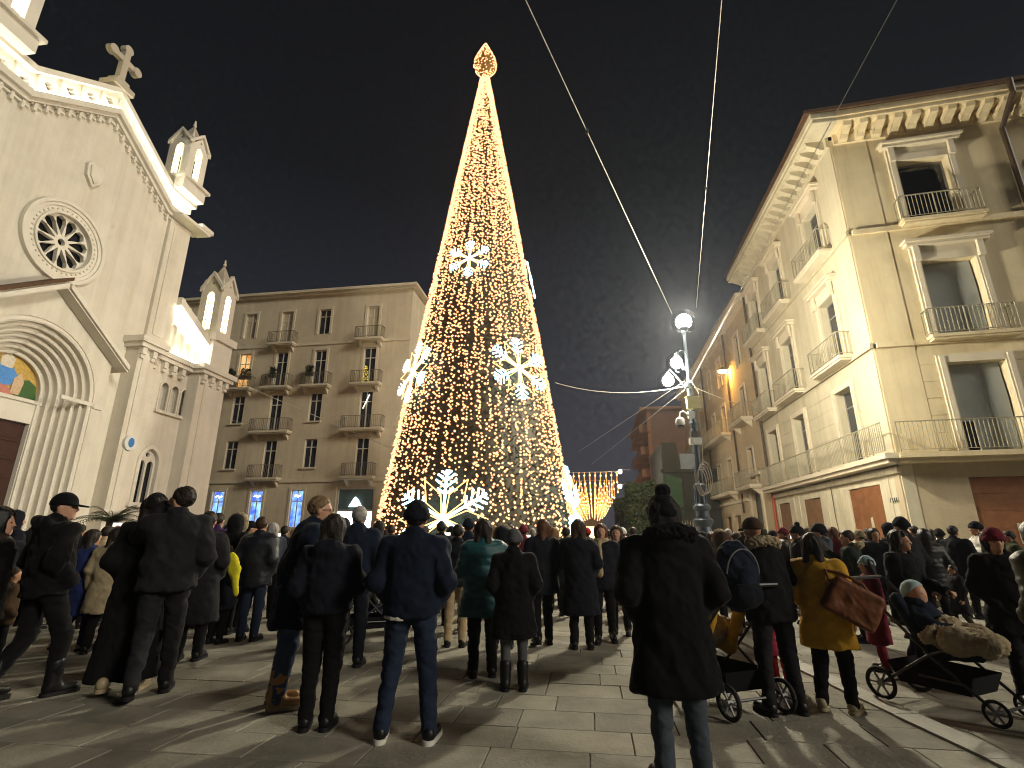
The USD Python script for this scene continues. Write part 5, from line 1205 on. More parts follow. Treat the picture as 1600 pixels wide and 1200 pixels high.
def add_phone(who, label, side=1):
    t, s, HD, WR, _ = who
    x = UsdGeom.Xformable(stage.GetPrimAtPath(t)).GetLocalTransformation()
    w = np.array(x).T @ np.array([*(np.array(WR[side]) * s + np.array([-0.03 * side, 0.03, 0.12])), 1.0])
    b = thing("phone", label, "phone", w[:3], math.atan2(np.array(x)[0][1], np.array(x)[0][0]))
    part(b, "case", MB().box(-0.075, -0.004, -0.037, 0.075, 0.004, 0.037), M_dark)
    part(b, "screen", MB().box(-0.07, -0.0055, -0.033, 0.07, -0.0045, 0.033), glow("phone_screen", (0.9, 0.85, 0.75), 1.4))
def glasses(who):
    t, s, HD, WR, tu = who
    f = lambda x, y, z: np.array([HD[0] + x * math.cos(tu) - y * math.sin(tu), HD[1] + x * math.sin(tu) + y * math.cos(tu), HD[2] + z]) * s
    m = MB()
    for sx in (-1, 1):
        m.tube([f(sx * 0.034 + 0.024 * math.cos(a), 0.098, 0.004 + 0.019 * math.sin(a)) for a in np.linspace(0, 2 * PI, 17)], 0.0025, 5).tube([f(sx * 0.058, 0.096, 0.008), f(sx * 0.078, 0.05, 0.010), f(sx * 0.08, -0.01, 0.004)], 0.0025, 5)
    m.tube([f(-0.01, 0.1, 0.006), f(0.01, 0.1, 0.006)], 0.0025, 5)
    part(t, "glasses", m, M_iron)
def people_near():
    # ---- left side
    person("dark hooded figure cut off by the left edge of the picture", 6, 792, 5.1, -60, "black", 0.7, "puffer", hood="up", near=1)
    person("bystander in a white face mask and dark coat at the far left edge", 12, 812, 7.0, -120, "ink", 0.6, "coat", hair="short", scarf="white", near=1, H=1.62)
    person("tall person in black cap and jacket with a white hem showing, striding at the left", 106, 768, 5.35, -28, "black", 0.84, "jacket", ("pocket", "pocket"), "black", "black", shoe="boot", hair="short", hat="cap", hood="down", walk=0.20, turn=-0.9, wide=1.06, near=2)
    person("person in a deep blue coat and pale shoes behind the black-capped walker", 146, 836, 7.4, -20, "blue", 0.5, "coat", ("pocket", "pocket"), "purple", "beige", hair="bob", near=1, H=1.52, walk=0.12)
    add_phone(person("dark-haired spectator raising both hands to take a picture beside the palm", 168, 826, 9.2, 25, "sand", 0.8, "jacket", ("high", "phone"), "black", near=1, H=1.60), "phone held up beside the palm")
    person("person in a pale beige coat half hidden behind the long black skirt", 188, 822, 7.3, 15, "beige", 0.55, "coat", ("pocket", "down"), "black", near=1, H=1.55, hcol="dark", hair="bob")
    person("woman in black beanie and floor-length black coat with pale shoes", 247, 772, 5.55, 20, "black", 0.30, "coat", ("pocket", "pocket"), "black", "beige", "beige", hat="beanie", hair="bob", wide=0.95, near=2, skirt=0.12, walk=0.1)
    person("dark-haired walker in charcoal jacket and grey trousers with one hand raised to the face", 290, 747, 5.4, 28, "charcoal", 0.86, "jacket", ("pocket", "raise"), "charcoal", "black", hair="short", walk=0.17, turn=0.75, near=2, wide=1.08, H=1.93)
    person("person in long dark grey coat just right of the charcoal-jacketed walker", 329, 800, 6.9, 10, "charcoal", 0.42, "coat", ("pocket", "down"), "black", near=1, hair="short")
    person("child in dark jacket with a bright yellow scarf hanging at the side", 356, 862, 7.9, -15, "ink", 0.6, "jacket", ("pocket", "down"), "black", near=1, H=1.30, hair="bob")
    yv = thing("yellow_vest", "bright yellow cloth hanging beside the child in the left crowd", "vest", (at(363, 890, 7.55)[0], 7.55, 0.0))
    v = surface(lambda P: np.maximum(smin(seg(P, (-0.03, 0, 1.16), (0.03, 0.0, 1.0), 0.07, 0.075), seg(P, (0.03, 0, 1.0), (0.09, 0.02, 0.68), 0.06, 0.03), 0.05), np.abs(P[:, 1]) - 0.05), (-0.2, -0.12, 0.6), (0.22, 0.12, 1.3), 0.02)
    part(yv, "cloth", fold(v, 0.03, 12, 3), cloth("yellow"), smooth=True)
    # ---- the couple and the man in the navy jacket
    PJ = person("grey-blond man in long navy overcoat, jeans and tan boots, bending towards his companion", 500, 774, 5.15, -62, "navy", 0.62, "coat", ("pocket", "fold"), "jeans", "tan", "sand", "boot", hair="short", hcol="sandy", turn=-0.3, wide=1.12, near=2, H=1.84, stance=0.10, lean=0.26)
    glasses(PJ)
    person("woman dressed all in black standing close in front of the man in the navy overcoat", 524, 806, 4.6, 4, "ink", 0.93, "jacket", ("fold", "pocket"), "black", "black", hair="bob", hood="down", wide=0.98, near=2, stance=0.085)
    PM = person("man in navy puffer jacket, blue jeans and white-soled trainers with feet apart", 652, 787, 4.35, -3, "navy", 0.88, "coat", ("pocket", "pocket"), "darkjeans", "black", "white", hat="beanie", hatc="ink", hair="short", wide=1.12, near=2, stance=0.185, H=1.70, turn=0.1)
    part(PM[0], "shirt_hem", fold(surface(lambda P: np.maximum(seg(P, (-0.075, -0.005, 0.84), (-0.03, -0.005, 0.84), 0.138, 0.138), np.maximum(np.maximum(np.abs(P[:, 2] - 0.85) - 0.018 - 0.05 * (P[:, 0] + 0.1), P[:, 0] + 0.03), P[:, 1])), (-0.3, -0.25, 0.75), (0.1, 0.05, 0.93), 0.012), 0.01, 20, 3), cloth("white"), smooth=True, label="white shirt hem showing below the jacket")
    person("grey-haired person in dark navy jacket behind the couple, before the lit shop entrance", 563, 792, 6.6, 5, "navy", 0.80, "jacket", ("pocket", "pocket"), "ink", hair="short", hcol="grey", near=1)
    # ---- middle
    person("person in dark jacket and beige trousers just left of the teal coat", 716, 820, 7.7, -5, "ink", 0.85, "jacket", ("pocket", "phone"), "sand", "black", hair="short", near=1)
    person("person in a long teal quilted coat facing the tree", 757, 813, 6.15, 8, "teal", 0.66, "puffer", ("pocket", "fold"), "black", "black", hair="bob", wide=1.0, near=2, turn=-0.3)
    person("woman with pale fur-trimmed hood between the teal coat and the black knee-length coat", 786, 822, 7.6, 0, "ink", 0.6, "coat", ("pocket", "pocket"), "black", hood="up", furc="beige", near=1)
    person("woman in black knee-length coat and grey tights with pale knitted hat", 803, 826, 5.65, 0, "black", 0.60, "coat", ("pocket", "pocket"), "grey", "black", hat="beanie", hatc="grey", hair="short", wide=0.98, near=2, shoe="boot", skirt=0.55, stance=0.10)
    person("woman with loose auburn hair and dark coat looking left at the foot of the tree", 846, 813, 7.75, 12, "ink", 0.7, "coat", ("pocket", "down"), "black", "black", hair="long", hcol="auburn", near=1, walk=0.1, turn=0.5)
    person("woman with long dark hair and a shoulder strap before the edge-on snowflake", 903, 813, 7.55, -4, "ink", 0.45, "coat", ("pocket", "fold"), "black", "black", hair="long", hcol="brown", near=1)
    person("woman with light scarf and dark coat facing the camera in front of the light curtains", 938, 819, 8.0, 172, "ink", 0.75, "coat", ("hold", "down"), "black", "black", hair="long", hcol="auburn", scarf="sand", near=1, walk=0.08)
    person("person in dark coat at the right shoulder of the scarfed woman", 962, 822, 8.6, 160, "greenblack", 0.8, "jacket", ("pocket", "pocket"), "black", hair="bob", hcol="brown", near=1)
    person("large figure from behind in long black coat, black pompom hat and grey jeans", 1033, 769, 3.62, 2, "black", 0.53, "coat", ("pocket", "pocket"), "slate", "black", hat="pom", hair="long", hood="down", furc="black", wide=1.22, near=2, stance=0.12, H=1.70)
    # ---- right side
    bp = person("person in black jacket and grey trousers leaning forward with a dark backpack", 1186, 828, 4.95, 6, "black", 0.80, "jacket", ("push", "pocket"), "charcoal", "black", hair=None, hat="cap", hatc="brown", hood="down", furc="beige", lean=0.22, wide=1.12, near=2, stance=0.15, H=1.62)
    b = thing("backpack", "dark blue rucksack slung on the left shoulder of the leaning person", "backpack", (at(1150, 890, 4.75)[0], 4.75, 0), math.radians(10))
    f_ = lambda P: smin(np.maximum(ell(P, (0, 0, 1.12), (0.19, 0.14, 0.29)), -9), seg(P, (0, -0.1, 1.0), (0, -0.1, 1.12), 0.10, 0.09), 0.04)
    part(b, "bag", fold(surface(f_, (-0.3, -0.3, 0.7), (0.3, 0.3, 1.5), 0.015), 0.05, 9, 4), cloth("navy"), smooth=True)
    part(b, "pocket", fold(surface(lambda P: np.maximum(ell(P, (0, -0.15, 0.99), (0.13, 0.06, 0.12)), P[:, 2] - 1.06), (-0.2, -0.3, 0.8), (0.2, 0.1, 1.2), 0.012), 0.02, 12, 5), cloth("ink"), smooth=True)
    part(b, "zip", MB().tube([[0.15 * math.cos(a), -0.10 - 0.03 * math.sin(a), 1.14 + 0.2 * math.sin(a)] for a in np.linspace(0, PI, 14)], 0.006, 5), mat("grey_plastic", (0.2, 0.2, 0.2), 0.4))
    part(b, "strap", MB().tube([[0.02, 0.1, 1.36], [0.16, 0.12, 1.42], [0.24, 0.2, 1.3], [0.24, 0.22, 1.05]], 0.022, 8), cloth("black"))
    person("youngster in mustard yellow coat with flared hem right of the leaning person", 1268, 838, 4.95, -42, "mustard", 0.62, "coat", ("down", "pocket"), "black", "beige", "beige", hair="bob", hcol="dark", wide=1.0, near=2, H=1.46, walk=0.12)
    t_ = thing("tote_bag", "large rust-brown shoulder bag beside the mustard coat", "bag", (at(1336, 960, 4.7)[0], 4.7, 0), math.radians(-20))
    def tb(P):
        q = np.stack([P[:, 0] * 0.86 - (P[:, 2] - 0.9) * 0.5, P[:, 1], (P[:, 2] - 0.9) * 0.86 + P[:, 0] * 0.5], 1)
        w = 0.055 + 0.03 * np.clip(0.12 - q[:, 2], 0, 0.25) / 0.25
        e = np.abs(q) - np.stack([0.17 - 0.1 * np.maximum(q[:, 2], 0), w - 0.03, np.full(len(q), 0.12)], 1)
        return np.linalg.norm(np.maximum(e, 0), axis=1) + np.minimum(e.max(1), 0) - 0.03
    sd = fold(surface(tb, (-0.4, -0.2, 0.5), (0.4, 0.2, 1.3), 0.013), 0.022, 11, 3)
    part(t_, "bag", sd, mat("rust_leather", CLOTH["leather"], 0.5, 0.2, 8), smooth=True); part(t_, "strap", MB().tube([[-0.15, 0, 1.08], [-0.16, 0.05, 1.16], [-0.05, 0.05, 1.14], [0.1, 0.02, 1.05], [0.17, 0, 0.92]], 0.014, 6), mat("rust_leather", CLOTH["leather"]))
    person("small child in bright pink coat and white shoes behind the leaning person's legs", 1204, 930, 5.85, 10, "pink", 0.50, "puffer", ("down", "down"), "red", "white", "white", hat="beanie", hatc="pink", near=1, H=1.02)
    person("girl in maroon coat and pale blue knitted hat beside the tote bag", 1352, 872, 6.4, 55, "maroon", 0.42, "coat", ("fold", "pocket"), "maroon", "brown", hat="beanie", hatc="lightblue", hair="bob", near=1, H=1.20)
    person("dark-haired woman in black jacket pushing the pram with the sleeping child", 1402, 850, 6.0, 205, "black", 0.82, "jacket", ("push", "push"), "ink", "black", hair="long", hcol="dark", near=2, walk=0.14, H=1.50, turn=0.25, lean=0.10)
    person("tall man in dark knitted hat standing behind the pram pusher", 1405, 808, 8.2, 15, "charcoal", 0.75, "coat", ("pocket", "pocket"), "black", hat="beanie", hatc="ink", hair="short", near=1)
    person("bearded man in black knitted hat looking left beside the red pipe", 1242, 815, 9.4, 75, "black", 0.8, "jacket", ("pocket", "pocket"), "black", hat="pom", hair="short", near=1)
    person("man in grey jacket and dark hat in profile below the boarded openings", 1277, 818, 8.6, 60, "slate", 0.75, "jacket", ("pocket", "pocket"), "ink", hat="beanie", hatc="ink", hood="down", near=1, hair="short")
    person("man with cropped hair and a fur-edged collar in front of the rust-coloured board", 1322, 829, 8.0, 60, "greenblack", 0.7, "coat", ("phone", "pocket"), "black", hair="short", hcol="brown", furc="beige", near=1)
    person("woman facing the camera under the torn poster with dark wrap and collar", 1364, 826, 9.6, 170, "ink", 0.7, "coat", ("pocket", "pocket"), "black", hair="bob", hcol="brown", near=1)
    person("person with dark hood left of the tall man in the knitted hat", 1386, 817, 9.8, 30, "ink", 0.7, "coat", ("pocket", "pocket"), "black", hood="up", near=1)
    person("person in dark padded jacket and hood right of the tall man in the knitted hat", 1441, 826, 9.2, -20, "black", 0.75, "puffer", ("pocket", "pocket"), "black", hood="up", near=1)
    person("person in black jacket with red sleeves turned towards the man in white", 1487, 822, 10.2, -70, "ink", 0.62, "jacket", ("fold", "fold"), "black", hair="short", hcol="dark", near=1)
    person("man in white jacket and dark cap leaning towards his neighbour at the right", 1522, 815, 10.6, 75, "white", 0.8, "jacket", ("push", "fold"), "ink", hat="beanie", hatc="ink", hair="short", near=1, lean=0.12)
    person("woman in maroon knitted hat and black coat walking towards the camera at the right", 1551, 838, 5.3, 158, "black", 0.66, "coat", ("pocket", "pocket"), "black", "black", hat="beanie", hatc="maroon", hair="bob", near=2, H=1.50, walk=0.12)
    person("person in olive green parka cut off by the right edge of the picture", 1618, 822, 4.25, 10, "olive", 0.70, "puffer", ("pocket", "pocket"), "ink", "black", hood="up", wide=1.15, near=1, H=1.55)
    person("small kneeling child in dark clothes near the kerb behind the maroon-hatted woman", 1492, 905, 8.6, 80, "charcoal", 0.5, "jacket", ("down", "down"), "olive", near=1, H=1.0, hair="short", walk=0.15)

def crowd():
    # ---- the crowd further off: px, top row, distance, heading, coat, hat or hair, words
    C = [
     (28, 800, 8.5, -30, "ink", "hood", "dark-hooded spectator behind the face-masked person at the far left"),
     (62, 806, 9.4, 0, "charcoal", "short:dark", "bare-headed dark figure in front of the brown church door"),
     (200, 818, 9.6, 10, "greenblack", "beanie:black", "spectator in black knitted hat just right of the palm"),
     (345, 792, 9.2, 0, "purple", "short:dark", "tall dark-haired spectator below the leftmost blue shop window"),
     (371, 806, 8.6, 8, "black", "furhood:beige", "spectator in black hooded jacket with a pale fur edge, left crowd"),
     (393, 815, 8.9, -60, "greenblack", "cap:black", "spectator in dark cap looking right in the left crowd"),
     (411, 808, 8.1, 0, "ink", "short:brown", "broad-shouldered person in ink-dark coat left of the couple"),
     (428, 818, 10.2, 20, "slate", "bob:grey", "grey-haired person half hidden left of the navy overcoat"),
     (538, 812, 9.0, 0, "ink", "beanie:ink", "spectator in dark hat behind the black-clad woman"),
     (594, 815, 9.5, -10, "navy", "bob:dark", "dark-haired woman at the left foot of the lit tree"),
     (612, 820, 11.0, 10, "ink", "short:brown", "short-haired head just left of the navy puffer jacket"),
     (690, 815, 9.5, 0, "ink", "short:dark", "spectator holding a phone before the lowest snowflake"),
     (733, 812, 9.0, -8, "navy", "beanie:navy", "spectator in navy hat behind the teal coat"),
     (772, 822, 11.5, 0, "ink", "bob:blond", "blond head between snowflake and teal coat"),
     (797, 820, 12.0, 5, "black", "short:dark", "dark-haired head just above the pale knitted hat"),
     (818, 822, 11.0, -5, "maroon", "beanie:maroon", "spectator in maroon hat at the front of the tree"),
     (866, 825, 11.5, 10, "beige", "long:blond", "long-haired blond woman in pale coat at the right foot of the tree"),
     (884, 824, 10.5, -6, "charcoal", "short:dark", "dark head between the auburn-haired and the strap-wearing women"),
     (917, 826, 12.5, 0, "ink", "beanie:red", "spectator in red knitted hat under the light curtains"),
     (972, 826, 12.0, -10, "red", "beanie:white", "person in red with white hat left of the black pompom hat"),
     (988, 824, 10.8, 0, "black", "short:brown", "brown-haired head touching the black pompom figure's shoulder"),
     (1064, 829, 13.0, 0, "brown", "beanie:brown", "brown-hatted head below the picket fence"),
     (1080, 838, 11.0, -40, "beige", "bob:blond", "fair-haired woman in pale coat right of the pompom figure"),
     (1096, 834, 10.5, 20, "black", "hood", "black-hooded person in front of the lamp post base"),
     (1112, 842, 9.6, -15, "olive", "bob:brown", "brown-haired person in olive coat beside the lamp post base"),
     (1128, 842, 8.4, 5, "brown", "furhood:sand", "person in brown coat with sand-coloured fur hood left of the backpack"),
     (1118, 838, 12.0, 0, "sand", "beanie:sand", "person in sand-coloured hat behind the fur hood"),
     (1137, 827, 13.0, 10, "maroon", "short:grey", "white-haired head below the tan street house"),
     (1160, 830, 12.0, -10, "charcoal", "short:dark", "dark head just left of the leaning person's cap"),
     (1206, 829, 11.5, 15, "ink", "cap:charcoal", "spectator in grey cap below the red pipe"),
     (1222, 826, 11.8, 60, "brown", "beanie:maroon", "maroon-hatted spectator left of the bearded man"),
     (1258, 824, 11.5, 40, "sand", "short:sandy", "sandy-haired man between the two dark-hatted profiles"),
     (1299, 824, 11.0, -20, "maroon", "bob:auburn", "auburn-haired woman left of the cropped-haired man"),
     (1341, 830, 10.6, 30, "beige", "beanie:beige", "person in beige hat right of the cropped-haired man"),
     (1426, 822, 11.6, 10, "greenblack", "short:brown", "brown-haired man near the white plaster corner"),
     (1466, 828, 11.0, -30, "black", "beanie:charcoal", "spectator in charcoal hat in front of the tan ground floor wall"),
     (1574, 830, 9.8, 60, "olive", "short:dark", "dark-haired person between the maroon hat and the olive parka"),
     (665, 822, 12.0, 0, "black", "short:brown", "brown head right of the navy puffer jacket's hat"),
     (743, 824, 13.0, 0, "charcoal", "furhood:grey", "grey fur hood in front of the lowest snowflake"),
     (1172, 834, 14.0, 0, "black", "beanie:lightblue", "pale blue hat in the crowd under the tan street house"),
     (1312, 834, 13.0, 20, "ink", "hood", "dark hood in the crowd below the first rust board"),
     (478, 824, 10.5, 0, "black", "beanie:grey", "grey hat behind the navy overcoat"),
     (85, 826, 9.0, -15, "brown", "short:dark", "brown-coated person behind the black-capped walker"),
     (128, 820, 10.5, 5, "ink", "short:dark", "dark head between the black-capped walker and the palm"),
     (308, 812, 10.8, 0, "black", "short:grey", "grey-haired head at the right of the charcoal-jacketed walker"),
     (322, 818, 12.0, 0, "brown", "bob:brown", "brown-haired woman far behind the dark grey coat"),
     (358, 820, 12.5, 15, "ink", "hood", "hooded figure below the gap between the first two blue windows"),
     (384, 824, 12.8, -10, "maroon", "beanie:maroon", "maroon hat far back between the blue shop windows"),
     (446, 822, 11.5, 0, "ink", "short:dark", "dark-haired head below the third blue shop window"),
     (462, 826, 13.0, 10, "charcoal", "bob:blond", "fair-haired woman left of the navy overcoat's shoulder"),
     (546, 824, 12.5, 0, "olive", "short:brown", "brown-haired person in olive before the lit shop entrance"),
     (580, 826, 12.6, -8, "charcoal", "beanie:charcoal", "charcoal hat between the shop entrance and the tree"),
     (604, 828, 13.2, 0, "maroon", "bob:brown", "maroon-coated woman close to the tree's left foot"),
     (706, 824, 12.4, 0, "black", "hood", "black hood directly under the lowest snowflake"),
     (724, 827, 13.4, 6, "brown", "short:sandy", "sandy-haired man directly under the right arm of the lowest snowflake"),
     (757, 827, 13.6, -6, "ink", "bob:dark", "dark-haired woman far behind the teal coat"),
     (832, 826, 13.0, 0, "slate", "short:grey", "grey-haired man left of the auburn-haired woman"),
     (855, 828, 13.8, 4, "black", "beanie:black", "black hat right of the auburn-haired woman"),
     (898, 828, 13.5, 0, "navy", "short:brown", "brown-haired person below the edge-on lower snowflake"),
     (950, 828, 13.5, 12, "brown", "short:dark", "dark-haired person between the scarfed woman and her neighbour"),
     (1150, 838, 9.3, 12, "ink", "short:brown", "brown-haired person just above the rucksack"),
     (1190, 826, 13.2, -5, "olive", "hood", "olive hood behind the leaning person's cap"),
     (1240, 832, 12.8, 0, "charcoal", "bob:grey", "grey bobbed hair below the bearded man's chin"),
     (1285, 832, 12.6, 15, "navy", "beanie:navy", "navy hat right of the grey-jacketed profile"),
     (1355, 826, 12.2, -15, "black", "short:dark", "dark head in front of the torn poster"),
     (1396, 830, 12.4, 0, "olive", "beanie:olive", "olive hat behind the tall man's shoulder"),
     (1452, 828, 12.6, 25, "maroon", "bob:dark", "maroon-coated woman before the white plaster corner"),
     (20, 905, 6.2, -40, "brown", "short:brown", "child in reddish brown jacket at the left edge"),
    ]
    variants = [("jacket", 0.8, ("pocket", "pocket")), ("coat", 0.6, ("pocket", "fold")), ("puffer", 0.75, ("pocket", "pocket")), ("jacket", 0.8, ("phone", "pocket"))]
    for i, (px, top, Y, rot, c, head, lab) in enumerate(C):
        hk, _, hc = head.partition(":"); kind, hem, arms = variants[i % 4]
        kw = dict(hair="short", hcol="dark")
        if hk in ("short", "bob", "long"): kw = dict(hair=hk, hcol=hc)
        elif hk == "hood": kw = dict(hair=None, hood="up")
        elif hk == "furhood": kw = dict(hair=None, hood="up", furc=hc)
        elif hk in ("beanie", "cap"): kw = dict(hair="short", hat=hk, hatc=hc)
        if "phone" in lab: arms = ("phone", "pocket")
        elif arms[0] == "phone" and Y < 9: arms = ("pocket", "pocket")
        H = max(1.5, min(1.82, rise(top, Y))) if "child" not in lab else 1.1
        w_ = person(lab, px, top, Y, rot, c, hem, kind, arms, "black" if i % 3 else "darkjeans", near=0, H=H, stance=0.10 + 0.02 * (i % 2), walk=0.0, **kw)
        if arms[0] == "phone" and "phone" not in lab: add_phone(w_, "phone raised by the " + lab)
        if "phone" in lab: add_phone(w_, "lit phone held up in front of the lowest snowflake")

# ------------------------------------------------------------------ prams
def wheel(par, c, r, ax, name="wheel"):
    a = np.asarray(ax, float); a /= np.linalg.norm(a); u = np.cross(a, [0, 0, 1.0]); u /= np.linalg.norm(u); v = np.cross(a, u)
    th = np.linspace(0, 2 * PI, 25)
    w = part(par, name, MB().tube([np.array(c) + r * 0.86 * (u * math.cos(x) + v * math.sin(x)) for x in th], r * 0.14, 6, False), mat("tyre_black", (0.018, 0.018, 0.018), 0.8), smooth=True)
    m = MB().tube([np.array(c) - a * 0.025, np.array(c) + a * 0.025], r * 0.2, 8)
    for k in range(6): m.bar(c, np.array(c) + r * 0.78 * (u * math.cos(k * PI / 3) + v * math.sin(k * PI / 3)), 0.014)
    part(w, "rim", m, mat("grey_plastic", (0.2, 0.2, 0.2), 0.4))
def pram(label, loc, rot, blanket, seat, canopy, child=None):
    t = thing("pram", label, "pram", loc, math.radians(rot))
    Mf = mat("pram_frame", (0.05, 0.05, 0.052), 0.35, metal=0.6)
    fr = MB()
    for s in (-1, 1):
        fr.tube([[s * 0.24, 0.42, 0.10], [s * 0.25, 0.05, 0.42], [s * 0.25, -0.38, 0.86], [s * 0.25, -0.52, 1.02]], 0.014, 8)
        fr.tube([[s * 0.27, -0.42, 0.14], [s * 0.25, 0.02, 0.45], [s * 0.25, 0.28, 0.56]], 0.013, 8)
        fr.tube([[s * 0.25, -0.1, 0.27], [s * 0.25, 0.25, 0.26]], 0.010, 8)
    fr.tube([[-0.25, -0.52, 1.02], [-0.24, -0.56, 1.04], [0.24, -0.56, 1.04], [0.25, -0.52, 1.02]], 0.018, 8).tube([[-0.27, -0.42, 0.14], [0.27, -0.42, 0.14]], 0.012, 6).tube([[-0.24, 0.42, 0.10], [0.24, 0.42, 0.10]], 0.012, 6)
    part(t, "frame", fr, Mf)
    st = surface(lambda P: smin(smin(seg(P, (-0.16, -0.22, 0.88), (-0.16, 0.0, 0.46), 0.05, 0.05), seg(P, (0.16, -0.22, 0.88), (0.16, 0.0, 0.46), 0.05, 0.05), 0.0 + 0.3), smin(seg(P, (-0.15, 0.0, 0.45), (-0.14, 0.33, 0.48), 0.05, 0.045), seg(P, (0.15, 0, 0.45), (0.14, 0.33, 0.48), 0.05, 0.045), 0.3), 0.05), (-0.3, -0.4, 0.3), (0.3, 0.5, 1.02), 0.02)
    part(t, "seat", fold(st, 0.02, 8, 2), cloth(seat), smooth=True)
    bl = surface(lambda P: np.maximum(smin(ell(P, (0, 0.22, 0.56), (0.25, 0.26, 0.12)), seg(P, (-0.24, 0.2, 0.60), (0.24, 0.2, 0.60), 0.075, 0.075), 0.08), -9), (-0.4, -0.2, 0.3), (0.4, 0.6, 0.9), 0.013)
    part(t, "blanket", fold(fold(bl, 0.06, 8, 7), 0.03, 45, 9), cloth(blanket), smooth=True)
    rl = surface(lambda P: smin(seg(P, (-0.30, 0.06, 0.60), (0.0, 0.10, 0.685), 0.055, 0.065), seg(P, (0.0, 0.10, 0.685), (0.30, 0.06, 0.60), 0.065, 0.055), 0.05), (-0.45, -0.1, 0.4), (0.45, 0.3, 0.85), 0.012)
    part(t, "fur_trim", fold(fold(rl, 0.04, 14, 5), 0.035, 52, 6), cloth(blanket), smooth=True)
    if canopy:
        cn = surface(lambda P: np.maximum(np.abs(ell(P, (0, -0.2, 0.82), (0.27, 0.30, 0.30))) - 0.012, np.maximum(0.78 - P[:, 2] + P[:, 1] * 0.2, P[:, 1] - 0.02)), (-0.36, -0.6, 0.6), (0.36, 0.3, 1.2), 0.016)
        part(t, "canopy", cn, cloth(canopy), smooth=True)
    part(t, "basket", MB().add(np.array([[-0.2, -0.3, 0.17], [0.2, -0.3, 0.17], [0.2, 0.25, 0.17], [-0.2, 0.25, 0.17], [-0.24, -0.36, 0.34], [0.24, -0.36, 0.34], [0.24, 0.3, 0.32], [-0.24, 0.3, 0.32]]), [[0, 3, 2, 1], [0, 1, 5, 4], [1, 2, 6, 5], [2, 3, 7, 6], [3, 0, 4, 7]]), cloth("black"))
    for s in (-1, 1):
        wheel(t, (s * 0.29, -0.42, 0.14), 0.14, (1, 0, 0)); wheel(t, (s * 0.25, 0.42, 0.10), 0.10, (1, 0, 0))
    return t
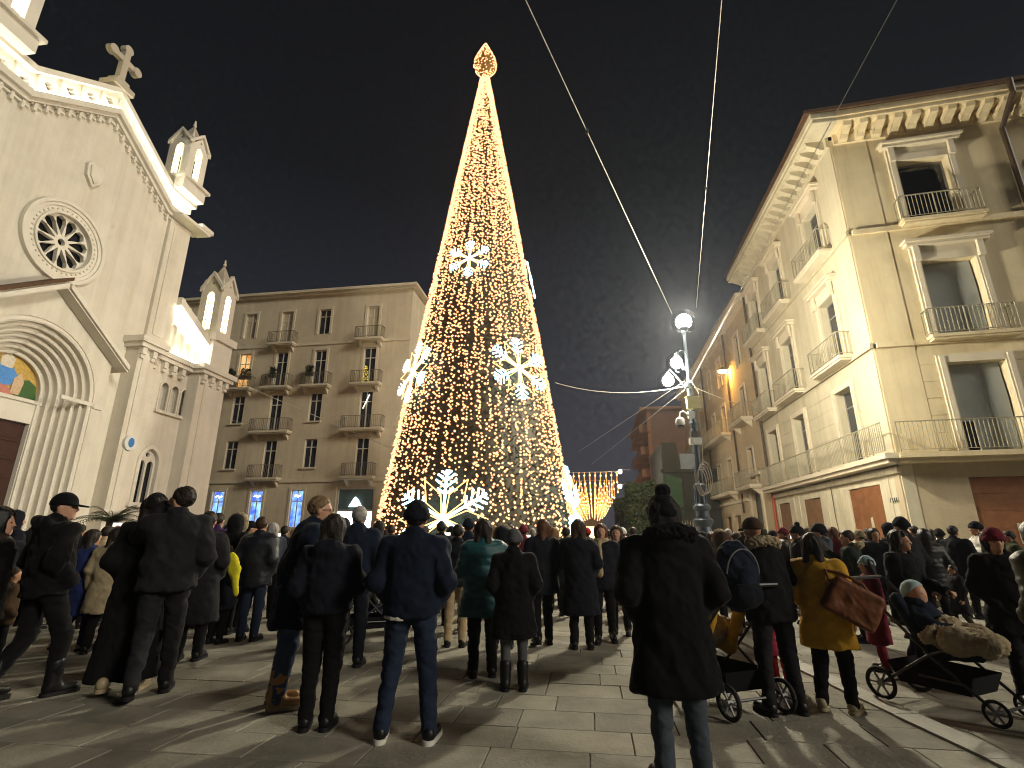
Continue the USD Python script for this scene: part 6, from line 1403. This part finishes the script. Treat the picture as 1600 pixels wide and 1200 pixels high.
def prams():
    p1 = at(1122, 1000, 5.2)
    pram("pram with beige and mustard blankets between the pompom figure and the leaning person", (p1[0], 5.25, 0), 20, "sand", "mustard", None)
    p2 = at(1478, 1010, 5.05)
    pram("pram with fluffy beige footmuff carrying a child, wheeled towards the camera", (p2[0], 5.1, 0), 205, "beige", "navy", None)
    p3 = at(577, 950, 8.2)
    pram("small pram with a cream cover far behind the navy puffer jacket", (p3[0], 8.2, 0), -60, "white", "charcoal", "black")
    # the child sitting in the second pram
    c = thing("person", "toddler in navy jacket and pale hat sleeping in the fluffy beige pram", "person", (p2[0], 5.1, 0), math.radians(205))
    hc = np.array([0.02, -0.12, 0.93])
    def bf(P):
        d = smin(seg(P, (0, -0.14, 0.78), (0, 0.0, 0.54), 0.10, 0.12), smin(ell(P, hc, (0.082, 0.09, 0.098)), ell(P, hc + [0, 0.03, -0.05], (0.06, 0.055, 0.055)), 0.03), 0.03)
        for s in (-1, 1):
            d = smin(d, seg(P, (s * 0.07, 0.0, 0.54), (s * 0.09, 0.28, 0.56), 0.065, 0.05), 0.03); d = smin(d, seg(P, (s * 0.11, -0.12, 0.76), (s * 0.16, 0.06, 0.66), 0.045, 0.035), 0.02); d = smin(d, seg(P, (s * 0.16, 0.06, 0.66), (s * 0.06, 0.16, 0.66), 0.034, 0.026), 0.02)
        return smin(d, ell(P, hc + [0, 0.088, -0.012], (0.011, 0.014, 0.012)), 0.015)
    part(c, "body", surface(bf, (-0.28, -0.35, 0.35), (0.28, 0.4, 1.1), 0.013), SKIN, smooth=True)
    def jf(P):
        d = smin(seg(P, (0, -0.14, 0.77), (0, 0.0, 0.54), 0.13, 0.15), seg(P, (-0.08, -0.13, 0.79), (0.08, -0.13, 0.79), 0.07, 0.07), 0.05)
        for s in (-1, 1): d = smin(d, smin(seg(P, (s * 0.11, -0.12, 0.76), (s * 0.16, 0.06, 0.66), 0.068, 0.058), seg(P, (s * 0.16, 0.06, 0.66), (s * 0.07, 0.15, 0.66), 0.056, 0.048), 0.02), 0.03)
        return d
    part(c, "coat", fold(surface(jf, (-0.3, -0.38, 0.35), (0.3, 0.3, 1.0), 0.016), 0.03, 10, 5), cloth("navy"), smooth=True)
    part(c, "collar", fold(surface(lambda P: np.maximum(ell(P, hc + [0, -0.01, -0.085], (0.115, 0.12, 0.07)), -ell(P, hc + [0, 0.1, -0.02], (0.06, 0.09, 0.07))), hc - [0.2, 0.2, 0.25], hc + [0.2, 0.2, 0.2], 0.012), 0.02, 14, 5), cloth("navy"), smooth=True)
    part(c, "eyes", MB().sphere(hc + [-0.03, 0.079, 0.004], [0.012, 0.006, 0.004], 1).sphere(hc + [0.03, 0.079, 0.004], [0.012, 0.006, 0.004], 1).sphere(hc + [0, 0.083, -0.05], [0.016, 0.005, 0.005], 1), mat("lash_brown", (0.06, 0.03, 0.02), 0.6), label="closed eyes and mouth")
    part(c, "beanie", surface(lambda P: np.maximum(ell(P, hc + [0, -0.012, 0.012], (0.098, 0.104, 0.108)), 0.94 + 1.1 * (P[:, 1] + 0.12) - P[:, 2]), hc - [0.2, 0.2, 0.2], hc + [0.2, 0.2, 0.2], 0.012), cloth("lightblue"), smooth=True)

people_near()
crowd()
prams()

# ------------------------------------------------------------------ the damp night air
def build_haze():
    usdkit.material(stage, "/World/Looks/night_haze", {"v": ("principled_volume", {"color": (0.75, 0.80, 0.9), "density": 0.0006, "anisotropy": 0.7})}, [], surface=None, volume="v.volume")
    solo("haze", MB().box(-70, -30, -1.2, 60, 180, 34), UsdShade.Material.Get(stage, "/World/Looks/night_haze"), kind="stuff")
build_haze()
